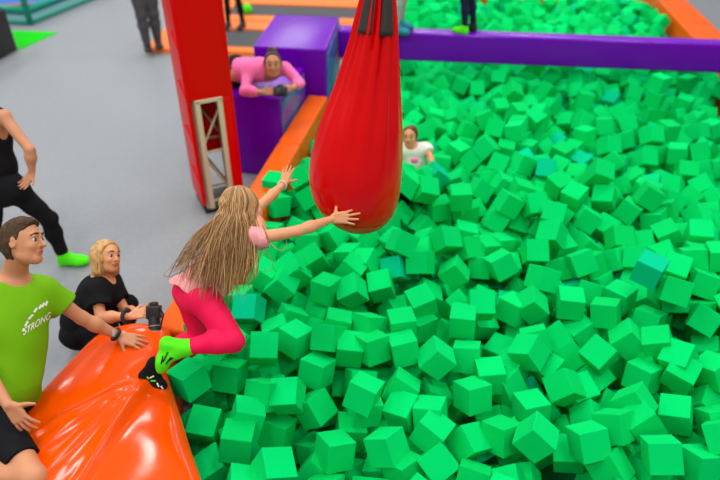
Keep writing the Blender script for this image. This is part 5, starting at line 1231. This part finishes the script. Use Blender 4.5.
(3842,2659,330,127,-7,131),(4035,2970,343,-164,-61,78),(3031,3179,379,-59,53,-179),(3170,2775,404,37,53,59),(3372,2845,322,-110,27,-49),
(3591,2937,320,-28,-33,23),(3882,3100,304,69,-28,51),(3194,3066,319,96,-59,68),(3744,3038,418,140,-54,-175),(3590,3181,415,-113,65,-50),
(3541,3639,320,155,14,39),(4185,4187,427,-11,-8,-97),(3231,3708,316,55,-24,-148),(2936,3904,323,101,-41,75),(3294,4086,385,-38,-6,-7),(1281,4545,315,1,51,-76),
(1671,4348,442,-61,35,70),(3229,4202,513,129,15,173),(3796,4419,304,66,2,107),(-127,4922,301,-139,4,44),(3681,4769,314,0,-48,-52),(2329,5199,365,42,45,-69),
(3928,5729,334,-54,-23,94),(4170,5640,313,-144,31,-45),(3353,6144,320,-67,-27,-63),(4470,6675,424,62,36,-97),(1800,6926,305,165,-29,34),
(3735,7629,305,92,35,85),(59,8371,404,167,31,61),(2160,8823,340,-164,26,-82),(3996,8632,373,-15,21,31),(3040,9687,309,29,32,-131),(2410,10148,306,-21,9,124),
(542,11169,595,172,19,80),(1115,11023,310,-66,6,-130),(1404,11115,402,47,39,42),(704,10963,487,-145,24,-99),(860,11044,413,59,-45,-164),
(1863,10871,332,-48,57,65),(2239,11046,371,-173,76,-106),(2372,10748,301,-126,-26,-173),(605,11430,350,72,8,-167),(1379,11420,345,-21,-55,43),
(3339,11021,549,-112,39,178),(3472,11084,436,-160,-29,2),(1622,11638,324,-4,71,-56),(2397,11507,429,-83,72,-44),(141,1250,387,-170,48,13),
(381,1245,362,128,6,-85),(1765,1618,332,36,-41,14),(2097,1334,409,105,1,-142),(2553,1253,394,150,13,-97),(3735,1237,356,116,1,-92),(1605,1770,341,-116,-57,7),
(2054,1574,403,-38,-61,37),(2649,1653,393,129,34,174),(2816,1540,354,-37,30,-163),(3301,2165,461,144,20,122),(2676,2021,341,102,35,124),
(3438,1958,427,175,31,-56),(3605,1935,313,139,-29,163),(3090,2307,401,12,38,173),(3312,2382,378,148,-40,120),(3639,2298,424,-86,-24,90),
(3947,2092,308,90,43,83),(2511,2631,559,-93,21,78),(3664,2571,362,113,-37,-134),(2549,2787,415,-30,11,-121),(3127,2952,457,-144,32,-54),
(3669,2807,438,43,-42,170),(3294,3349,394,25,-41,96),(3952,2427,390,73,22,-125),(2785,3768,437,123,20,-25),(2906,3477,340,-85,-15,168),
(3087,3397,399,16,20,-93),(3058,3625,384,-17,-48,165),(3034,4014,428,3,49,79),(3218,3967,488,-75,-38,-102),]
NIND = 300
TEAL = {31,39,109,190,234,251,264}
ZONE = [1,1,1,0,0,2,0,2,0,1,1,2,1,0,3,1,3,2,1,0,2,2,0,1,0,2,0,1,0,0,3,5,3,3,0,2,2,1,3,2,3,2,3,0,1,3,4,3,2,3,3,4,3,2,2,3,4,4,1,5,4,5,5,3,5,3,5,1,5,2,3,5,0,5,3,0,5,4,3,2,4,2,7,6,7,5,4,7,3,7,4,5,2,7,2,5,7,3,1,7,4,6,5,0,4,6,1,3,0,4,0,7,7,6,1,6,6,7,5,1,6,6,6,5,7,4,2,6,4,6,7,7,7,4,1,3,7,0,6,4,2,3,0,3,5,6,5,2,7,7,3,3,5,7,6,7,7,3,0,7,1,7,4,4,7,5,6,7,5,2,5,3,6,6,7,4,2,3,5,2,7,7,7,7,6,5,4,6,2,5,7,2,4,6,7,6,4,1,2,2,1,7,7,7,2,2,5,2,4,7,7,7,7,7,7,3,6,5,7,6,7,7,2,5,7,6,5,7,5,7,7,7,7,5,6,5,7,7,7,7,2,7,7,7,7,7,5,7,4,0,3,7,6,0,6,7,5,7,7,0,7,7,7,6,7,1,3,7,7,7,7,4,7,6,6,6,6,7,6,7,7,7,6,7,3,1,6,7,7,7,7,7,7,7,0,1,1,2,7,7]
CUBE_LABELS = {
    0: "squarely facing green foam cube near the bottom right corner",
    5: "green foam cube right beside the girl's feet, touching the orange platform",
    39: "green foam cube just above the girl's bent knee, under her hair",
    41: "green foam cube just right of the girl's bent knee",
    48: "green foam cube standing out in the middle, straight below the red bag",
    86: "green foam cube right under the girl's outstretched arm, left of the red bag's bottom",
    113: "green foam cube lying up on the orange edge pad, by the girl's raised wrist"}

# ------------------------------------------------------------------ foam cubes
def cube_mesh():
    bm = bmesh.new(); bmesh.ops.create_cube(bm, size=.169)
    bmesh.ops.bevel(bm, geom=list(bm.edges), offset=.004, segments=2, affect='EDGES', profile=.5)
    me = bpy.data.meshes.new('foam_cube'); bm.to_mesh(me); bm.free(); me.materials.append(M['foam']); return me
DATA = np.array(CUBES, float)
CM = cube_mesh()
CMT = CM.copy(); CMT.materials.clear(); CMT.materials.append(M['foam_teal'])
ZN = ['in the front row along the bottom edge, left of centre', 'in the front row along the bottom edge, right of centre', 'between the girl\'s knee and the pit\'s middle', 'in the right half of the pit\'s front part',
      'just below the red bag', 'in the right half of the pit\'s middle', 'along the orange edge pad or beside the red bag', 'in the right half of the pit, nearer the purple beam']
pv, pf = [], []
base = np.array([v.co for v in CM.vertices]); bf = [list(p.vertices) for p in CM.polygons]
for i, row in enumerate(DATA):
    loc = row[:3] / 1000.0; q = Euler([math.radians(x) for x in row[3:]]).to_quaternion()
    if i < NIND:
        o = bpy.data.objects.new('foam_cube', CMT if i in TEAL else CM); COL.objects.link(o)
        o.location = loc; o.rotation_mode = 'QUATERNION'; o.rotation_quaternion = q
        z = ZN[ZONE[i]]
        if i in CUBE_LABELS: tag(o, CUBE_LABELS[i], 'foam cube', 'single green foam cubes')
        elif i in TEAL: tag(o, 'teal-tinted foam cube ' + z, 'foam cube', 'teal foam cubes ' + z)
        else: tag(o, 'green foam cube ' + z, 'foam cube', 'green foam cubes ' + z)
    else:
        R = np.array(q.to_matrix()); n0 = len(pv) * 0 + sum(len(a) for a in pv)
        pv.append(base @ R.T + loc); pf += [[n0 + a for a in f] for f in bf]
if pv:
    me = mesh_of(np.concatenate(pv), pf); o = link('foam_cubes', me, 'foam_pile', None, True, 40)
    tag(o, 'pile of green foam cubes filling the far part of the pit and the layers below', 'foam cubes', None, 'stuff')

# ------------------------------------------------------------------ light: the hall's ceiling lamps and an even ambient background in place of walls
w = bpy.data.worlds.new('world'); SC.world = w; w.use_nodes = True
bg = w.node_tree.nodes['Background']; bg.inputs[0].default_value = (.93, .97, 1, 1); bg.inputs[1].default_value = .30
def lamp(x, y, z, sx, sy, pw, col=(1, .97, .92)):
    l = bpy.data.lights.new('ceiling_lamp', 'AREA'); l.shape = 'RECTANGLE'; l.size = sx; l.size_y = sy; l.energy = pw; l.color = col
    o = bpy.data.objects.new('ceiling_lamp', l); COL.objects.link(o); o.location = (x, y, z)
for x in (-10.5, -6.5, -2.5, 1.5, 5.5):
    for y in (-1.5, 2.5, 6.5, 10.5, 15, 20, 25):
        lamp(x, y, 6.8, *((2.0, 1.2) if y > 14 else (.7, 1.5)), 98)
SC.view_settings.view_transform = 'Standard'; SC.view_settings.look = 'None'
SC.view_settings.gamma = 1; SC.view_settings.use_curve_mapping = False; SC.view_settings.exposure = 0.0
SC.cycles.use_denoising = True
SC.cycles.max_bounces = 8
